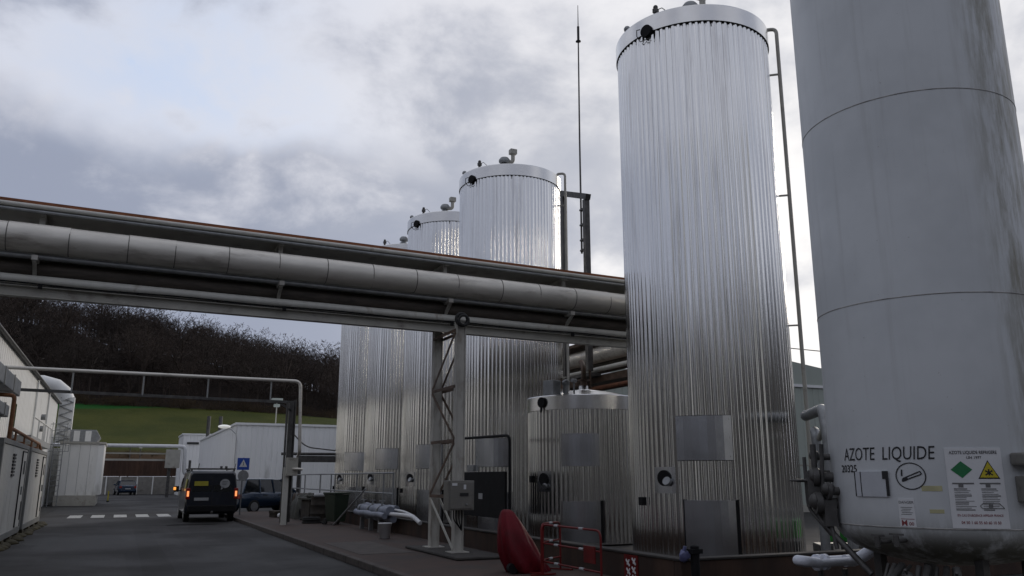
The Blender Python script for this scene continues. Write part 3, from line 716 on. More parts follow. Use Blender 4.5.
# instrument housings at the right edge
a = R(-106.5)
s = MB(); s.box(nc(a, NR + .10, 1.84), (.2, .26, .13), a); s.build('instrument_cover', M['greybox'], t, bevel=.02, local=True)
s = MB(); s.box(nc(a, NR + .09, 1.54), (.18, .20, .26), a); ib = s.build('instrument_box', M['greybox'], t, bevel=.012, local=True)
s = MB(); s.box(nc(a, NR + .182, 1.54), (.006, .15, .2), a); s.build('glass', M['glass'], ib, local=True)
# valve gear on the left flank
s = MB(); a = R(145)
for (da, z, r_, l) in ((0, 1.66, .12, .20), (5, 1.36, .13, .22), (-4, 1.90, .08, .18), (9, 1.5, .10, .12)):
    p0 = nc(a + R(da), NR - .02, z); p1 = nc(a + R(da), NR + l, z); s.tube([p0, p1], r_ * .5, 10); s.tube([p1 - (p1 - p0) * .15, p1 + (p1 - p0) * .15], r_, 12)
    s.ball(p1 + Vector((0, 0, .02)), r_ * .8)
s.tube(bend([nc(a, NR + .2, 2.05), nc(a, NR + .2, 1.2), nc(a + R(8), NR + .08, 1.0), nc(a + R(24), NR - .15, .6)], .12), .035, 10)
s.tube(bend([nc(a + R(4), NR + .12, 2.05), nc(a + R(3), NR + .14, 1.5), nc(a + R(10), NR + .08, .85)], .1), .025, 8)
s.box(nc(a - R(2), NR + .22, 1.52), (.16, .2, .42), a); s.box(nc(a + R(6), NR + .1, 1.25), (.14, .16, .3), a)
s.tube(bend([nc(a - R(3), NR + .30, 1.9), nc(a - R(2), NR + .30, 1.3), nc(a + R(6), NR + .1, 1.0)], .1), .022, 8)
s.tube([nc(a, NR + .3, 1.62), nc(a, NR + .42, 1.62)], .02, 8); s.lathe([(.07, -.012), (.095, 0), (.07, .012)], 16, nc(a, NR + .42, 1.62))
s.build('valve_manifold', M['darksteel'], t, local=True)
s = MB()
for aa, z in ((-172, .98), (-163.5, 1.0)):
    a = R(aa); p0 = nc(a, NR - .06, z); p1 = nc(a, NR + .16, z); s.tube([p0, p1], .022, 8); s.tube([p1 - Vector((0, 0, .05)), p1 + Vector((0, 0, .06))], .03, 8); s.bar(nc(a - R(3), NR + .15, z + .07), nc(a + R(3), NR + .15, z + .07), .02)
s.build('drain_valve', M['darksteel'], t, local=True)
s = MB(); r_ = random.Random(5)
for k in range(9):
    a = R(-185 + k * 5.5); z = .30 + .11 * (k % 4); s.tube(bend([nc(a, NR - .3, .72), nc(a, NR - .1 + .05 * (k % 3), z), nc(a + R(9), NR - .05, z), nc(a + R(10), NR - .3, .05)], .06), .02 + .012 * (k % 3), 8)
    if k % 2: s.ball(nc(a + R(5), NR - .05, z), .055); s.tube([nc(a + R(5), NR - .05, z), nc(a + R(5), NR + .03, z + .08)], .015, 6)
s.tube([nc(R(-190), NR - .12, .45), nc(R(-130), NR - .12, .42)], .035, 10); s.build('underside_pipework', M['darksteel'], t, local=True)

# frosted U pipe in front of the bund
t = thing('frosted_pipe', 'white frost covered U shaped pipe end low beside the nitrogen tank', 'pipe', (8.2, 8.36, .55))
s = MB(); y0, z0 = 8.36, .605
s.tube(bend([(8.75, y0, z0), (8.02, y0, z0), (7.86, y0, z0 + .035), (7.86, y0 - .16, z0 + .035), (8.1, y0 - .16, z0)], .08), .062, 14)
s.tube([(8.1, y0 - .16, z0), (8.62, y0 - .16, z0)], .05, 12)
s.tube(bend([(8.62, y0 - .08, z0), (8.82, y0 - .08, z0), (8.92, y0 - .2, z0 + .10), (8.90, y0 - .4, z0 + .24)], .1), .075, 14)
for x in (8.12, 8.24): s.tube([(x, y0 - .08, z0), (x + .05, y0 - .08, z0)], .1, 16)
s.build('lagging', M['frost'], t)
for x in (8.2, 8.62):
    s = MB(); s.box((x, y0 - .07, z0 / 2 - .05), (.05, .05, z0 - .1)); s.box((x, y0 - .07, .02), (.14, .14, .03)); s.build('stand', M['darksteel'], t)

# ------------------------------------------------------------------ bund wall, pavement clutter
t = thing('bund_wall', 'low brown bund wall around the feet of the metal tanks', 'wall', (7.3, 10, 0))
s = MB(); s.span((7.3, 10.18, 0), (7.48, 43, .50)); s.span((7.3, 10, 0), (15.5, 10.175, .50)); s.build('wall_run', M['brick'], t, bevel=.01)
s = MB(); s.span((7.28, 10.2, .502), (7.50, 43, .535)); s.span((7.28, 9.98, .502), (15.5, 10.195, .535)); s.build('coping', M['darkconcrete'], t, bevel=.008)
b = MB(); b.span((7.49, 10.2, .0), (15.4, 46, .06)); b.build('bund_floor', M['darkconcrete'], kind='structure')
b = MB(); b.span((7.4, 4.6, 0), (12, 5.5, .16)); b.build('concrete_slab', M['concrete'], kind='structure')

# sign on the wall corner
t = thing('wall_notice', 'small red notice with white drawings on the bund wall corner', 'sign', (7.29, 11.28, .12))
s = MB(); s.span((7.285, 11.09, .06), (7.297, 11.47, .49)); s.build('board', M['redpaint'], t)
s = MB()
for k, (y, z) in enumerate(((11.19, .40), (11.36, .37), (11.20, .27), (11.35, .24), (11.19, .15), (11.36, .13))):
    s.bar((7.281, y - .05, z - .045), (7.281, y + .05, z + .045), .006, .03); s.bar((7.280, y - .045, z + .045), (7.280, y + .02, z - .03), .006, .026)
s.build('drawing', M['signwhite'], t)
# black post with bag at the corner
s = MB(); s.tube([(7.33, 9.72, 0), (7.33, 9.72, .72)], .062, 14); s.ball((7.33, 9.72, .72), .065, 1, 1, .4)
s.box((7.33, 9.72, .66), (.17, .14, .06)); tag(s.build('bollard', M['black'], loc=(7.33, 9.72, 0)), 'black post standing against the bund wall corner', 'post')
s = MB(); rr_ = random.Random(2); s.ball((7.18, 9.76, .60), .075, 1.1, .8, 1.0, 12, 8)
for i in range(len(s.v)): s.v[i] = s.v[i] + Vector([rr_.uniform(-.018, .018) for _ in range(3)])
s.tube([(7.18, 9.76, .66), (7.19, 9.75, .73)], .025, 6); tag(s.build('plastic_bag', M['bluebag'], loc=(7.18, 9.76, .5)), 'crumpled blue grey plastic bag beside the black post', 'bag')

# red barriers
def barrier(label, p, q, nb, z1=.95):
    t = thing('safety_barrier', label, 'barrier', p, 0, 'red tubular barriers')
    p, q = Vector(p), Vector(q); d_ = (q - p).normalized(); up = Vector((0, 0, 1))
    s = MB(); s.tube(bend([p + up * .02, p + up * z1, q + up * z1, q + up * .02], .12, 6), .017, 10); s.tube([p + up * .22, q + up * .22], .014, 8); s.tube([p + up * .50, q + up * .50], .014, 8)
    s.build('frame', M['redpaint'], t)
    for e in (p, q):
        s = MB(); nrm = Vector((-d_.y, d_.x, 0)); s.bar(e + nrm * .22 + up * .02, e - nrm * .22 + up * .02, .05, .02); s.build('foot', M['redpaint'], t)
    s = MB(); L = (q - p).length
    for z in (.22, .50, z1):
        for k in range(nb):
            c_ = p + d_ * L * (k + .6) / (nb + .3) + up * z; s.tube([c_ - d_ * .06, c_ + d_ * .06], .0215, 10)
    build_each(s, 'reflective_sleeve', M['greysticker'], t)
    return t
b1 = barrier('wide red tubular barrier with white sleeves in front of the bund wall', (6.30, 12.33, .125), (6.30, 10.52, .125), 2, .79)
s = MB(); s.box((6.275, 10.80, .57), (.02, .32, .24), 0); s.build('hanging_plate', M['redpaint'], b1, bevel=.005)
barrier('narrow red barrier wing turned towards the bund wall', (6.36, 12.5, .125), (6.95, 12.95, .125), 1, .79)

# red pointed cover
t = thing('hose_reel_cover', 'tall red pointed plastic cover leaning beside the red barriers', 'cover', (6.12, 13.0, .125))
s = MB(); rings = []
for z, xl_, xr_, dpt in ((.0, -.20, .50, .24), (.06, -.25, .47, .28), (.18, -.30, .40, .31), (.34, -.34, .30, .32), (.50, -.36, .20, .30), (.66, -.365, .10, .26), (.78, -.355, .03, .20), (.88, -.34, -.04, .15), (.95, -.32, -.09, .11), (.985, -.30, -.13, .08), (1.0, -.27, -.17, .04)):
    ring = []; c0 = (xl_ + xr_) / 2; hw_ = (xr_ - xl_) / 2
    for k in range(40):
        a = 2 * PI * k / 40; ca, sa = math.cos(a), math.sin(a)
        fold = 1 + (.085 * math.sin(6 * a + 4 * z) + .05 * math.sin(11 * a - 6 * z) + .03 * math.sin(17 * a + 9 * z)) * (1 - .55 * z)
        rx = hw_ * (abs(ca) ** .85) * (1 if ca > 0 else -1) * fold; ry = dpt * (abs(sa) ** .8) * (1 if sa > 0 else -1) * fold
        if sa < 0: ry *= 1 + .45 * max(0, 1 - abs(ca + .25) * 3.2)     # ridge down the front
        u = c0 + rx; ring.append((6.20 + u * .93 + ry * .36, 13.0 + u * -.36 + ry * .93, .13 + z))
    rings.append(ring)
s.loft(rings); s.build('shell', M['red'], t)
s = MB(); s.box((6.29, 12.97, .17), (.46, .4, .09), -.35); s.tube([(5.97, 12.85, .21), (5.95, 12.71, .21)], .08, 14); s.build('base_frame', M['black'], t, bevel=.02)

# concrete plinth with trestle
t = thing('trestle_plinth', 'dark concrete footing slab under the lattice trestle', 'footing', (6.4, 17, 0))
s = MB(); s.span((5.9, 15.1, .126), (6.95, 18.3, .185)); s.build('slab', M['darkconcrete'], t, bevel=.03)

# ------------------------------------------------------------------ pipe bridge
SL = math.tan(R(2.0))
def YB(x, off=0): return 17.2 + off + (x - 6.4) * SL
X0, X1 = -9.0, 13.5
t = thing('pipe_bridge', 'grey steel girder bridge carrying pipes across the road', 'bridge', (6.4, 17, .26))
def ibeam(mb, p, q, w, h, tw=.012, tf=.016):
    p, q = Vector(p), Vector(q); z = Vector((0, 0, h / 2 - tf / 2)); mb.bar(p + z, q + z, w, tf); mb.bar(p - z, q - z, w, tf); mb.bar(p, q, tw, h - 2 * tf)
def channel(mb, p, q, w, h, side):
    p, q = Vector(p), Vector(q); z = Vector((0, 0, h / 2 - .008)); o = Vector((0, w / 2 * side, 0)); mb.bar(p + z + o, q + z + o, w, .016); mb.bar(p - z + o, q - z + o, w, .016); mb.bar(p, q, .012, h - .034)
s = MB(); ibeam(s, (X0, YB(X0, -.1), 4.93), (X1, YB(X1, -.1), 4.93), .16, .20); s.build('front_girder', M['grey_paint'], t)
s = MB(); ibeam(s, (X0, YB(X0, 1.15), 5.16), (X1, YB(X1, 1.15), 5.16), .14, .20); s.build('rear_girder', M['grey_paint'], t)
s = MB(); x = X0 + .3
while x < X1: s.bar((x, YB(x, -.09), 5.08), (x, YB(x, 1.14), 5.08), .08, .07); x += 1.45
build_each(s, 'cross_member', M['darksteel'], t)
s = MB(); s.bar((X0, YB(X0, .52), 5.135), (X1, YB(X1, .52), 5.135), 1.1, .03); s.build('deck_plate', M['darksteel'], t)
BX = (-5.4, -1.75, 2.6, 6.3, 9.45, 12.2)
for x in BX:
    s = MB(); s.bar((x, YB(x, -.02), 5.06), (x, YB(x, -.02), 6.42), .09, .09); s.bar((x, YB(x, 1.15), 5.26), (x, YB(x, 1.15), 6.42), .09, .09); s.bar((x, YB(x, -.2), 6.40), (x, YB(x, 1.4), 6.40), .08, .08)
    s.bar((x, YB(x, -.5), 5.49), (x, YB(x, 1.3), 5.49), .10, .09); s.bar((x, YB(x, -.46), 5.45), (x, YB(x, -.1), 5.22), .06, .06)
    s.build('support_frame', M['leg_paint'], t)
s = MB(); s.bar((X0, YB(X0, -.19), 6.50), (X1, YB(X1, -.19), 6.50), .02, .15); s.bar((X0, YB(X0, -.14), 6.44), (X1, YB(X1, -.14), 6.44), .09, .014); s.bar((X0, YB(X0, .55), 6.452), (X1, YB(X1, .55), 6.452), 1.25, .012)
s.bar((X0, YB(X0, -.212), 6.455), (X1, YB(X1, -.212), 6.455), .018, .03)
s.build('tray_side', M['grey_paint'], t)
s = MB(); s.bar((X0, YB(X0, -.225), 6.575), (X1, YB(X1, -.225), 6.575), .05, .06); s.bar((X0, YB(X0, 1.25), 6.54), (X1, YB(X1, 1.25), 6.54), .05, .045)
build_each(s, 'rusty_edge', M['rustedge'], t)
# trestle legs and lattice
yl0, yl1 = 16.2, 17.62; xl = 6.33
s = MB(); ibeam_t = []
for yy in (yl0, yl1):
    s2 = MB()
    zt = 5.06 if yy == yl1 else 4.95
    hl = zt - .19; zc = (zt + .19) / 2
    s2.box((xl - .092, yy, zc), (.014, .17, hl)); s2.box((xl + .092, yy, zc), (.014, .17, hl)); s2.box((xl, yy - .05, zc), (.169, .012, hl))
    s2.box((xl, yy, .196), (.38, .36, .02)); s2.build('trestle_leg', M['leg_paint'], t)
for z in (1.27, 2.41, 3.54, 4.74):
    for dx in (-.105, .105): s = MB(); s.bar((xl + dx, yl0, z), (xl + dx, yl1, z), .012, .065); s.build('lattice_strut', M['brown'], t)
for z0_, z1_, fl, mm in ((.26, 1.23, 1, 'cream_paint'), (1.31, 2.37, 0, 'brown'), (2.45, 3.50, 1, 'brown'), (3.58, 4.70, 0, 'brown')):
    for dx in (-.105, .105):
        s = MB(); s.bar((xl + dx, yl1 if fl else yl0, z1_), (xl + dx, yl0 if fl else yl1, z0_), .012, .07); s.build('lattice_brace', M[mm], t)
s = MB()
for yy in (16.0, 17.6): s.box((-7.5, yy, 2.4), (.2, .2, 4.8))
build_each(s, 'trestle_leg', M['cream_paint'], t)
s = MB(); s.tube(arc((xl - .02, yl0 - .13, 4.95), .13, 0, 2 * PI, 'x', 'z', 17), .035, 8); s.tube(arc((xl + .01, yl0 - .17, 4.93), .11, 0, 2 * PI, 'x', 'z', 17), .03, 8)
tag(s.build('cable_coil', M['rubber'], loc=(xl, yl0 - .13, 4.95)), 'coil of black cable hung at the top of the trestle leg', 'cable')

def pipe_run(name, label, cat, r_, off, z, m_, x0=X0, x1=X1, rings=0, ringr=.012, group=None, seg=20):
    s = MB(); s.tube([(x0, YB(x0, off), z), (x1, YB(x1, off), z)], r_, seg)
    o = s.build(name, m_, loc=(x0, YB(x0, off), z)); tag(o, label, cat, group)
    if rings:
        s = MB(); x = x0 + .6
        while x < x1: s.tube([(x - .02, YB(x, off), z), (x + .02, YB(x, off), z)], r_ + ringr, seg); x += rings
        s.build('jacket_joint', M['steel'] if rings > 1 else m_, o)
    return o
s = MB(); x = X0; r_ = random.Random(4); pz = 5.87
o = thing('insulated_pipe', 'thick silver insulated pipe along the front of the pipe bridge', 'pipe', (X0, YB(X0, -.35), pz))
k = 0
s = MB(); sj = MB()
while x < X1 - .1:
    L = r_.choice((.82, .98, .98, 1.1)); e = .004 if k % 2 else 0
    dz = r_.uniform(-.004, .004)
    s.tube([(x, YB(x, -.35), pz + dz), (x + L, YB(x + L, -.35), pz + dz)], .262 + e, 32, True); sj.tube([(x - .008, YB(x, -.35), pz), (x + .008, YB(x, -.35), pz)], .2672, 32)
    x += L; k += 1
s.build('jacket', M['insul'], o); build_each(sj, 'jacket_joint', M['joint'], o)
pipe_run('insulated_pipe', 'slimmer grey insulated pipe hidden in shadow behind the thick silver one', 'pipe', .16, .35, 5.70, M['grey_paint'])
pipe_run('process_pipe', 'pale thin pipe running just above the bridge girder', 'pipe', .085, -.16, 5.145, M['cream_paint'], seg=14)
pipe_run('process_pipe', 'brown middle pipe deep inside the bridge at tray height', 'pipe', .13, .75, 6.05, M['brown'], seg=14)
pipe_run('process_pipe', 'pale thin pipe along the outer face of the upper tray', 'pipe', .045, -.27, 6.495, M['cream_paint'], seg=12)
pipe_run('process_pipe', 'thin grey pipe just below the pale one on the upper tray', 'pipe', .035, -.26, 6.405, M['steel'], seg=12)
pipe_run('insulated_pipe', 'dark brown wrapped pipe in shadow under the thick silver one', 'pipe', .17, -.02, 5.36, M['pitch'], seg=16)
pipe_run('process_pipe', 'thin grey trace pipe tucked under the thick silver pipe', 'pipe', .05, -.30, 5.545, M['steel'], seg=12)
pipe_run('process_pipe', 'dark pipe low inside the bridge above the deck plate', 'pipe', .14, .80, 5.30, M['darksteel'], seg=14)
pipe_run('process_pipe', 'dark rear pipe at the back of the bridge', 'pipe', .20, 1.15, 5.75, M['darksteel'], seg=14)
s = MB()
for k in range(6): y_ = .1 + .16 * k; s.tube([(X0, YB(X0, y_), 6.50), (X1, YB(X1, y_), 6.50)], .04 + .01 * (k % 2), 8)
tag(s.build('cable_bundle', M['black'], loc=(X0, YB(X0), 6.5)), 'bundle of black cables lying in the upper bridge tray', 'cables')
s = MB(); pts = []; x = X0
while x <= X1: pts.append((x, YB(x, -.26), 5.055 + .012 * math.sin(x * 2.1))); x += .5
s.tube(pts, .014, 6)
for x in BX: s.box((x + .12, YB(x + .12, -.25), 5.02), (.07, .04, .09))
tag(s.build('black_cable', M['black'], loc=(X0, YB(X0, -.26), 5.05)), 'thin black cable clipped along the lower bridge girder', 'cable')

# control box on the trestle
t = thing('control_box', 'grey metal control cabinet fixed to the trestle leg', 'control box', (6.2, 15.9, 1.0))
s = MB(); s.span((5.96, 15.78, 1.02), (6.52, 16.06, 1.60)); s.build('cabinet', M['greybox'], t, bevel=.012)
s = MB(); s.span((5.995, 15.760, 1.05), (6.49, 15.778, 1.57)); dr = s.build('door', M['greybox'], t, bevel=.008)
s = MB(); s.span((6.20, 15.745, 1.30), (6.38, 15.758, 1.36)); s.build('display', M['ink'], dr)
s = MB(); s.span((6.03, 15.752, 1.50), (6.14, 15.758, 1.55)); s.span((6.28, 15.752, 1.43), (6.33, 15.758, 1.52)); s.build('label_plate', M['signwhite'], dr)
s = MB(); s.tube([(6.34, 15.757, 1.14), (6.34, 15.725, 1.14)], .018, 10); s.build('handle', M['steel'], dr)
s = MB()
for k in range(4): x = 6.12 + k * .06; s.tube(bend([(x, 15.9, 1.02), (x, 15.9, .85 - .04 * (k % 2)), (6.36, 16.06, .62)], .08), .012, 6)
s.build('cable_tail', M['black'], t)

# black panel and hoop behind the bund wall
t = thing('black_board', 'black panel with small white sticker standing behind the bund wall', 'panel', (8.4, 19.2, .06))
s = MB(); s.span((8.2, 17.98, .72), (8.26, 20.95, 1.80)); s.build('panel', M['black'], t, bevel=.01)
for yy in (18.2, 20.7):
    s = MB(); s.box((8.3, yy, .78), (.06, .06, 1.44)); s.build('post', M['darksteel'], t)
s = MB(); s.span((8.19, 19.3, 1.14), (8.197, 19.55, 1.28)); s.build('sticker', M['greysticker'], t)
s = MB(); s.tube(bend([(8.15, 21.1, .06), (8.15, 21.1, 2.68), (8.15, 17.6, 2.62), (8.15, 17.6, .06)], .2, 6), .034, 12)
tag(s.build('pipe_hoop', M['black'], loc=(8.15, 19.3, .06)), 'black pipe bent into a hoop around the black panel', 'pipe')
s = MB(); s.span((8.25, 20.05, 1.82), (8.4, 20.5, 1.98)); s.tube([(8.32, 20.0, 1.8), (8.32, 20.0, 2.2)], .02, 8)
tag(s.build('terminal_box', M['steel'], loc=(8.3, 20.3, 1.8), bevel=.01), 'small grey box on top of the black panel', 'box')

# ------------------------------------------------------------------ pavement clutter farther on
t = thing('bucket', 'white plastic bucket on the pavement by the bund wall', 'bucket', (6.35, 21.4, .133))
s = MB(); s.lathe([(.001, .0), (.135, .0), (.165, .36), (.178, .36), (.178, .385), (.16, .385), (.15, .30), (.12, .02), (.001, .02)], 24); s.build('pail', M['white'], t, local=True)
s = MB(); s.tube(arc((0, 0, .36), .18, PI, 2 * PI, 'x', 'z', 9), .006, 6); s.build('handle', M['steel'], t, local=True)
t = thing('lagged_pipework', 'bundle of grey blue lagged pipes and valves lying along the bund wall', 'pipes', (6.9, 24, .125))
s = MB()
for k, (x, z, r_) in enumerate(((6.97, .74, .12), (7.16, .80, .09), (6.82, .62, .08), (7.08, .52, .10))):
    pts = [(x, 26.2 - i * .35, z + .012 * math.sin(i * 1.7 + k)) for i in range(10)]; s.tube(pts, r_, 14, radii=[r_ * (1 + .10 * math.sin(i * 2.9 + k)) for i in range(10)])
s.build('lagging', M['lagging'], t)
s = MB()
for yy in (25.9, 24.9, 23.9):
    s.tube([(6.98, yy - .04, .69), (6.98, yy + .04, .69)], .19, 14); s.box((6.95, yy, .25), (.12, .1, .45)); s.tube([(6.98, yy, .8), (6.98, yy, 1.0)], .03, 8); s.lathe([(.08, -.01), (.10, 0), (.08, .01)], 14, (6.98, yy, 1.0))
build_each(s, 'flange', M['steel'], t)
s = MB(); s.tube(bend([(7.0, 23.1, .66), (7.0, 21.9, .68), (7.05, 21.2, .66), (7.1, 20.8, .52)], .3), .055, 12); s.tube(bend([(7.12, 23.1, .78), (7.12, 22.2, .76), (7.2, 21.6, .66)], .3), .03, 10)
s.build('pipe_end', M['white'], t)
s = MB(); s.tube([(6.55, 28.0, .14), (7.05, 26.0, 1.32)], .028, 10); tag(s.build('leaning_pole', M['steel'], loc=(6.55, 28, .13)), 'pale pole leaning from the pavement towards the lagged pipes', 'pole')
def wheelie(label, x, y, rz, m_):
    t = thing('wheeled_bin', label, 'bin', (x, y, .125), rz, 'wheeled bins by the railing')
    s = MB(); s.loft([[(-.22, -.26, .10), (.22, -.26, .10), (.22, .24, .10), (-.22, .24, .10)], [(-.29, -.36, .98), (.29, -.36, .98), (.29, .30, .98), (-.29, .30, .98)]], False); s.build('body', m_, t, bevel=.02, local=True)
    s = MB(); s.box((0, -.02, 1.02), (.62, .74, .06)); s.tube([(-.26, .36, .97), (.26, .36, .97)], .02, 8); s.build('lid', m_, t, bevel=.02, local=True)
    for sx_ in (-1, 1): s = MB(); s.tube([(sx_ * .22, .24, .1), (sx_ * .28, .24, .1)], .1, 16); s.build('wheel', M['rubber'], t, local=True)
    return t
w1 = wheelie('dark green wheeled bin left of the leaning pole', 6.75, 28.6, .35, M['olive'])
s = MB(); s.box((6.65, 31.5, .5), (.75, 1.0, .72), .1)
t = thing('scrap_crate', 'battered dark crate of scrap by the railing foot', 'crate', (6.7, 32, .125))
s.build('box', M['junk'], t, bevel=.03)
s = MB(); s.box((6.62, 31.5, .90), (.85, 1.15, .06), .14); s.tube([(6.3, 31.2, .98), (7.0, 32.0, 1.0)], .05, 8); s.build('cover', M['tarp'], t)
t = thing('pallet_tank', 'squat rusty brown drum tank lying beside the pipe portal foot', 'drum', (6.3, 34.2, .125))
s = MB(); s.tube([(6.45, 34.6, .62), (7.15, 34.3, .62)], .44, 20); s.build('drum', M['wood'], t)
s = MB()
for f in (.15, .5, .85): p = Vector((6.45, 34.6, .62)).lerp(Vector((7.15, 34.3, .62)), f); dd = Vector((1, -.3, 0)).normalized() * .03; s.tube([p - dd, p + dd], .46, 20)
s.build('hoop', M['darksteel'], t)
s = MB(); s.span((6.45, 34.1, .13), (6.65, 34.8, .3)); s.span((6.9, 34.0, .13), (7.1, 34.7, .3)); s.build('cradle', M['darksteel'], t)
t = thing('tarpaulin_heap', 'low heap of junk under a dark crumpled tarpaulin by the railing', 'heap', (6.6, 33.2, .125))
s = MB(); rr_ = random.Random(8); n0 = 0; NXg, NYg = 14, 18
for j in range(NYg):
    for i in range(NXg):
        u, v = i / (NXg - 1), j / (NYg - 1); e = min(u, 1 - u, v, 1 - v); h = .80 * min(1, e * 5) ** .5 + .10 * math.sin(u * 9 + v * 4) + .07 * math.sin(v * 17) + rr_.uniform(-.04, .04)
        s.v.append(Vector((6.15 + u * 1.0, 32.5 + v * 1.9, .126 + max(.005, h * min(1, e * 12)))))
for j in range(NYg - 1):
    for i in range(NXg - 1): q = j * NXg + i; s.face((q, q + 1, q + NXg + 1, q + NXg), True)
s.build('tarpaulin', M['tarp'], t)
s = MB(); s.tube(arc((6.3, 32.2, .32), .22, 0, 2 * PI, 'y', 'z', 20), .06, 8); s.build('tyre', M['rubber'], t)
t = thing('hose_coil', 'coil of dark hose dropped on the pavement beside the oil drum', 'hose', (6.15, 29.6, .13))
s = MB()
for k in range(4): s.tube(arc((6.15, 29.6, .16 + .05 * k), .30 - .02 * (k % 2), 0, 2 * PI, 'x', 'y', 24), .028, 8)
s.build('coil', M['rubber'], t); s = MB(); s.tube([(6.4, 29.5, .17), (6.5, 29.0, .16), (6.35, 28.7, .16)], .028, 8); s.build('tail', M['rubber'], t)
t = thing('oil_drum', 'dark upright drum next to the green wheeled bin', 'drum', (6.5, 30.1, .125))
s = MB(); s.lathe([(.001, 0), (.29, 0), (.30, .02), (.29, .04), (.29, .28), (.305, .30), (.29, .32), (.29, .58), (.305, .60), (.29, .62), (.29, .86), (.30, .88), (.27, .88), (.27, .86), (.001, .86)], 24); s.build('barrel', M['junk'], t, local=True)
s = MB(); s.ball((0, 0, .92), .2, 1.1, .9, .45, 12, 6); s.build('white_sack', M['greysticker'], t, local=True)
t = thing('pallet', 'short timber pallet lying on the pavement left of the portal foot', 'pallet', (5.95, 34.9, .125))
s = MB(); s.box((5.95, 34.9, .32), (.62, .8, .10), .1)
for k in range(3): s.box((5.95 + (k - 1) * .24, 34.9 + (k - 1) * .02, .195), (.10, .8, .14), .1)
s.build('boards', M['wood'], t, bevel=.01)
s = MB(); s.ball((5.85, 34.0, .22), .11, 1.2, 1, .9); tag(s.build('white_cap', M['white'], loc=(5.85, 34.0, .13)), 'small white round container lying at the foot of the portal', 'container')
# railing
t = thing('railing', 'grey tubular guard railing behind the clutter at the row end', 'railing', (7.6, 25, .535))
s = MB()
for z in (1.80, 1.18): s.tube([(7.62, 24.9, z), (7.62, 41.7, z)], .026, 10)
s.build('rail', M['steel'], t)
for yy in (24.95, 26.0, 29.3, 32.6, 33.3, 35.3, 38.5, 39.5, 41.6):
    s = MB(); s.tube([(7.62, yy, .1), (7.62, yy, 1.80)], .026, 10); s.build('post', M['steel'], t)
s = MB(); s.span((7.64, 24.9, .56), (7.66, 41.7, .70)); s.build('toe_board', M['darksteel'], t)
s = MB(); s.span((7.7, 40.8, 2.40), (14, 41.2, 2.70)); 
t = thing('cable_tray', 'dark cable tray crossing to the last tank behind the portal leg', 'cable tray', (7.7, 41, 2.4))
s.build('tray', M['darksteel'], t); s = MB(); s.tube(bend([(6.9, 40.9, 2.78), (14, 40.9, 2.82)], .1), .07, 10); s.tube(bend([(7.4, 40.7, 3.7), (8.0, 40.7, 3.1), (9.5, 40.7, 2.95)], .5), .03, 8); s.build('pipe', M['darksteel'], t)
s = MB(); s.box((7.8, 41.0, 1.2), (.15, .15, 2.4)); s.build('post', M['darksteel'], t)

# ------------------------------------------------------------------ pipe portal over the road
t = thing('pipe_portal', 'slim steel portal carrying a silver pipe across the road beyond the bridge', 'pipe portal', (5.4, 29, .125))
s = MB(); s.tube(bend([(-12, 29, 4.93), (5.40, 29, 4.93), (5.50, 29, 2.5), (7.6, 40.6, 2.62)], .22, 6), .055, 14); s.build('silver_pipe', M['insul'], t)
s = MB(); s.bar((-12, 29.05, 4.36), (5.1, 29.05, 4.20), .07, .09); s.build('lower_beam', M['darksteel'], t)
for x in (-1.62, .41, 2.38, 4.42):
    s = MB(); s.tube([(x, 29.03, 4.24), (x, 29.03, 4.9)], .025, 8); s.build('strut', M['steel'], t)
s = MB(); s.box((5.08, 28.95, 1.05), (.17, .17, 1.9)); s.build('lower_post', M['cream_paint'], t)
s = MB(); s.box((5.16, 29.15, 2.2), (.16, .16, 4.1)); s.bar((5.16, 29.1, 3.9), (4.72, 29.1, 4.2), .06, .06); s.tube([(5.30, 29.2, .2), (5.30, 29.2, 4.3)], .04, 8); s.tube([(5.0, 29.02, .2), (5.0, 29.02, 4.2)], .035, 8); s.build('column', M['darksteel'], t)
s = MB(); s.span((5.05, 28.72, 1.72), (5.42, 28.9, 2.32)); s.build('junction_box', M['grey_paint'], t, bevel=.012)
s = MB(); s.tube(bend([(5.2, 28.85, 1.95), (5.35, 28.6, 1.95), (5.55, 28.6, 1.93)], .08), .045, 10); s.build('side_branch', M['insul'], t)

# far portal near the sheds
t = thing('far_pipe_portal', 'distant white pipe crossing the road behind the kiosk', 'pipe portal', (5.1, 80, 0))
s = MB(); s.tube(bend([(-8, 80, 4.38), (5.05, 80, 4.40), (5.15, 80, 1.95), (8.5, 80, 1.95)], .4, 5), .16, 12); s.build('white_pipe', M['white'], t)
s = MB(); s.bar((-8, 80.2, 3.75), (4.2, 80.2, 3.75), .2, .12); s.bar((-8, 80.3, 3.2), (4.2, 80.3, 3.2), .3, .16); s.build('tray', M['grey_paint'], t)
s = MB(); s.box((3.9, 80.3, 2.1), (.26, .26, 4.2)); s.box((5.6, 80.5, 1.6), (.2, .2, 3.2)); s.build('column', M['darksteel'], t)
s = MB(); s.span((3.5, 79.6, 2.5), (4.7, 79.9, 4.1)); s.build('cabinet', M['grey_paint'], t, bevel=.02)

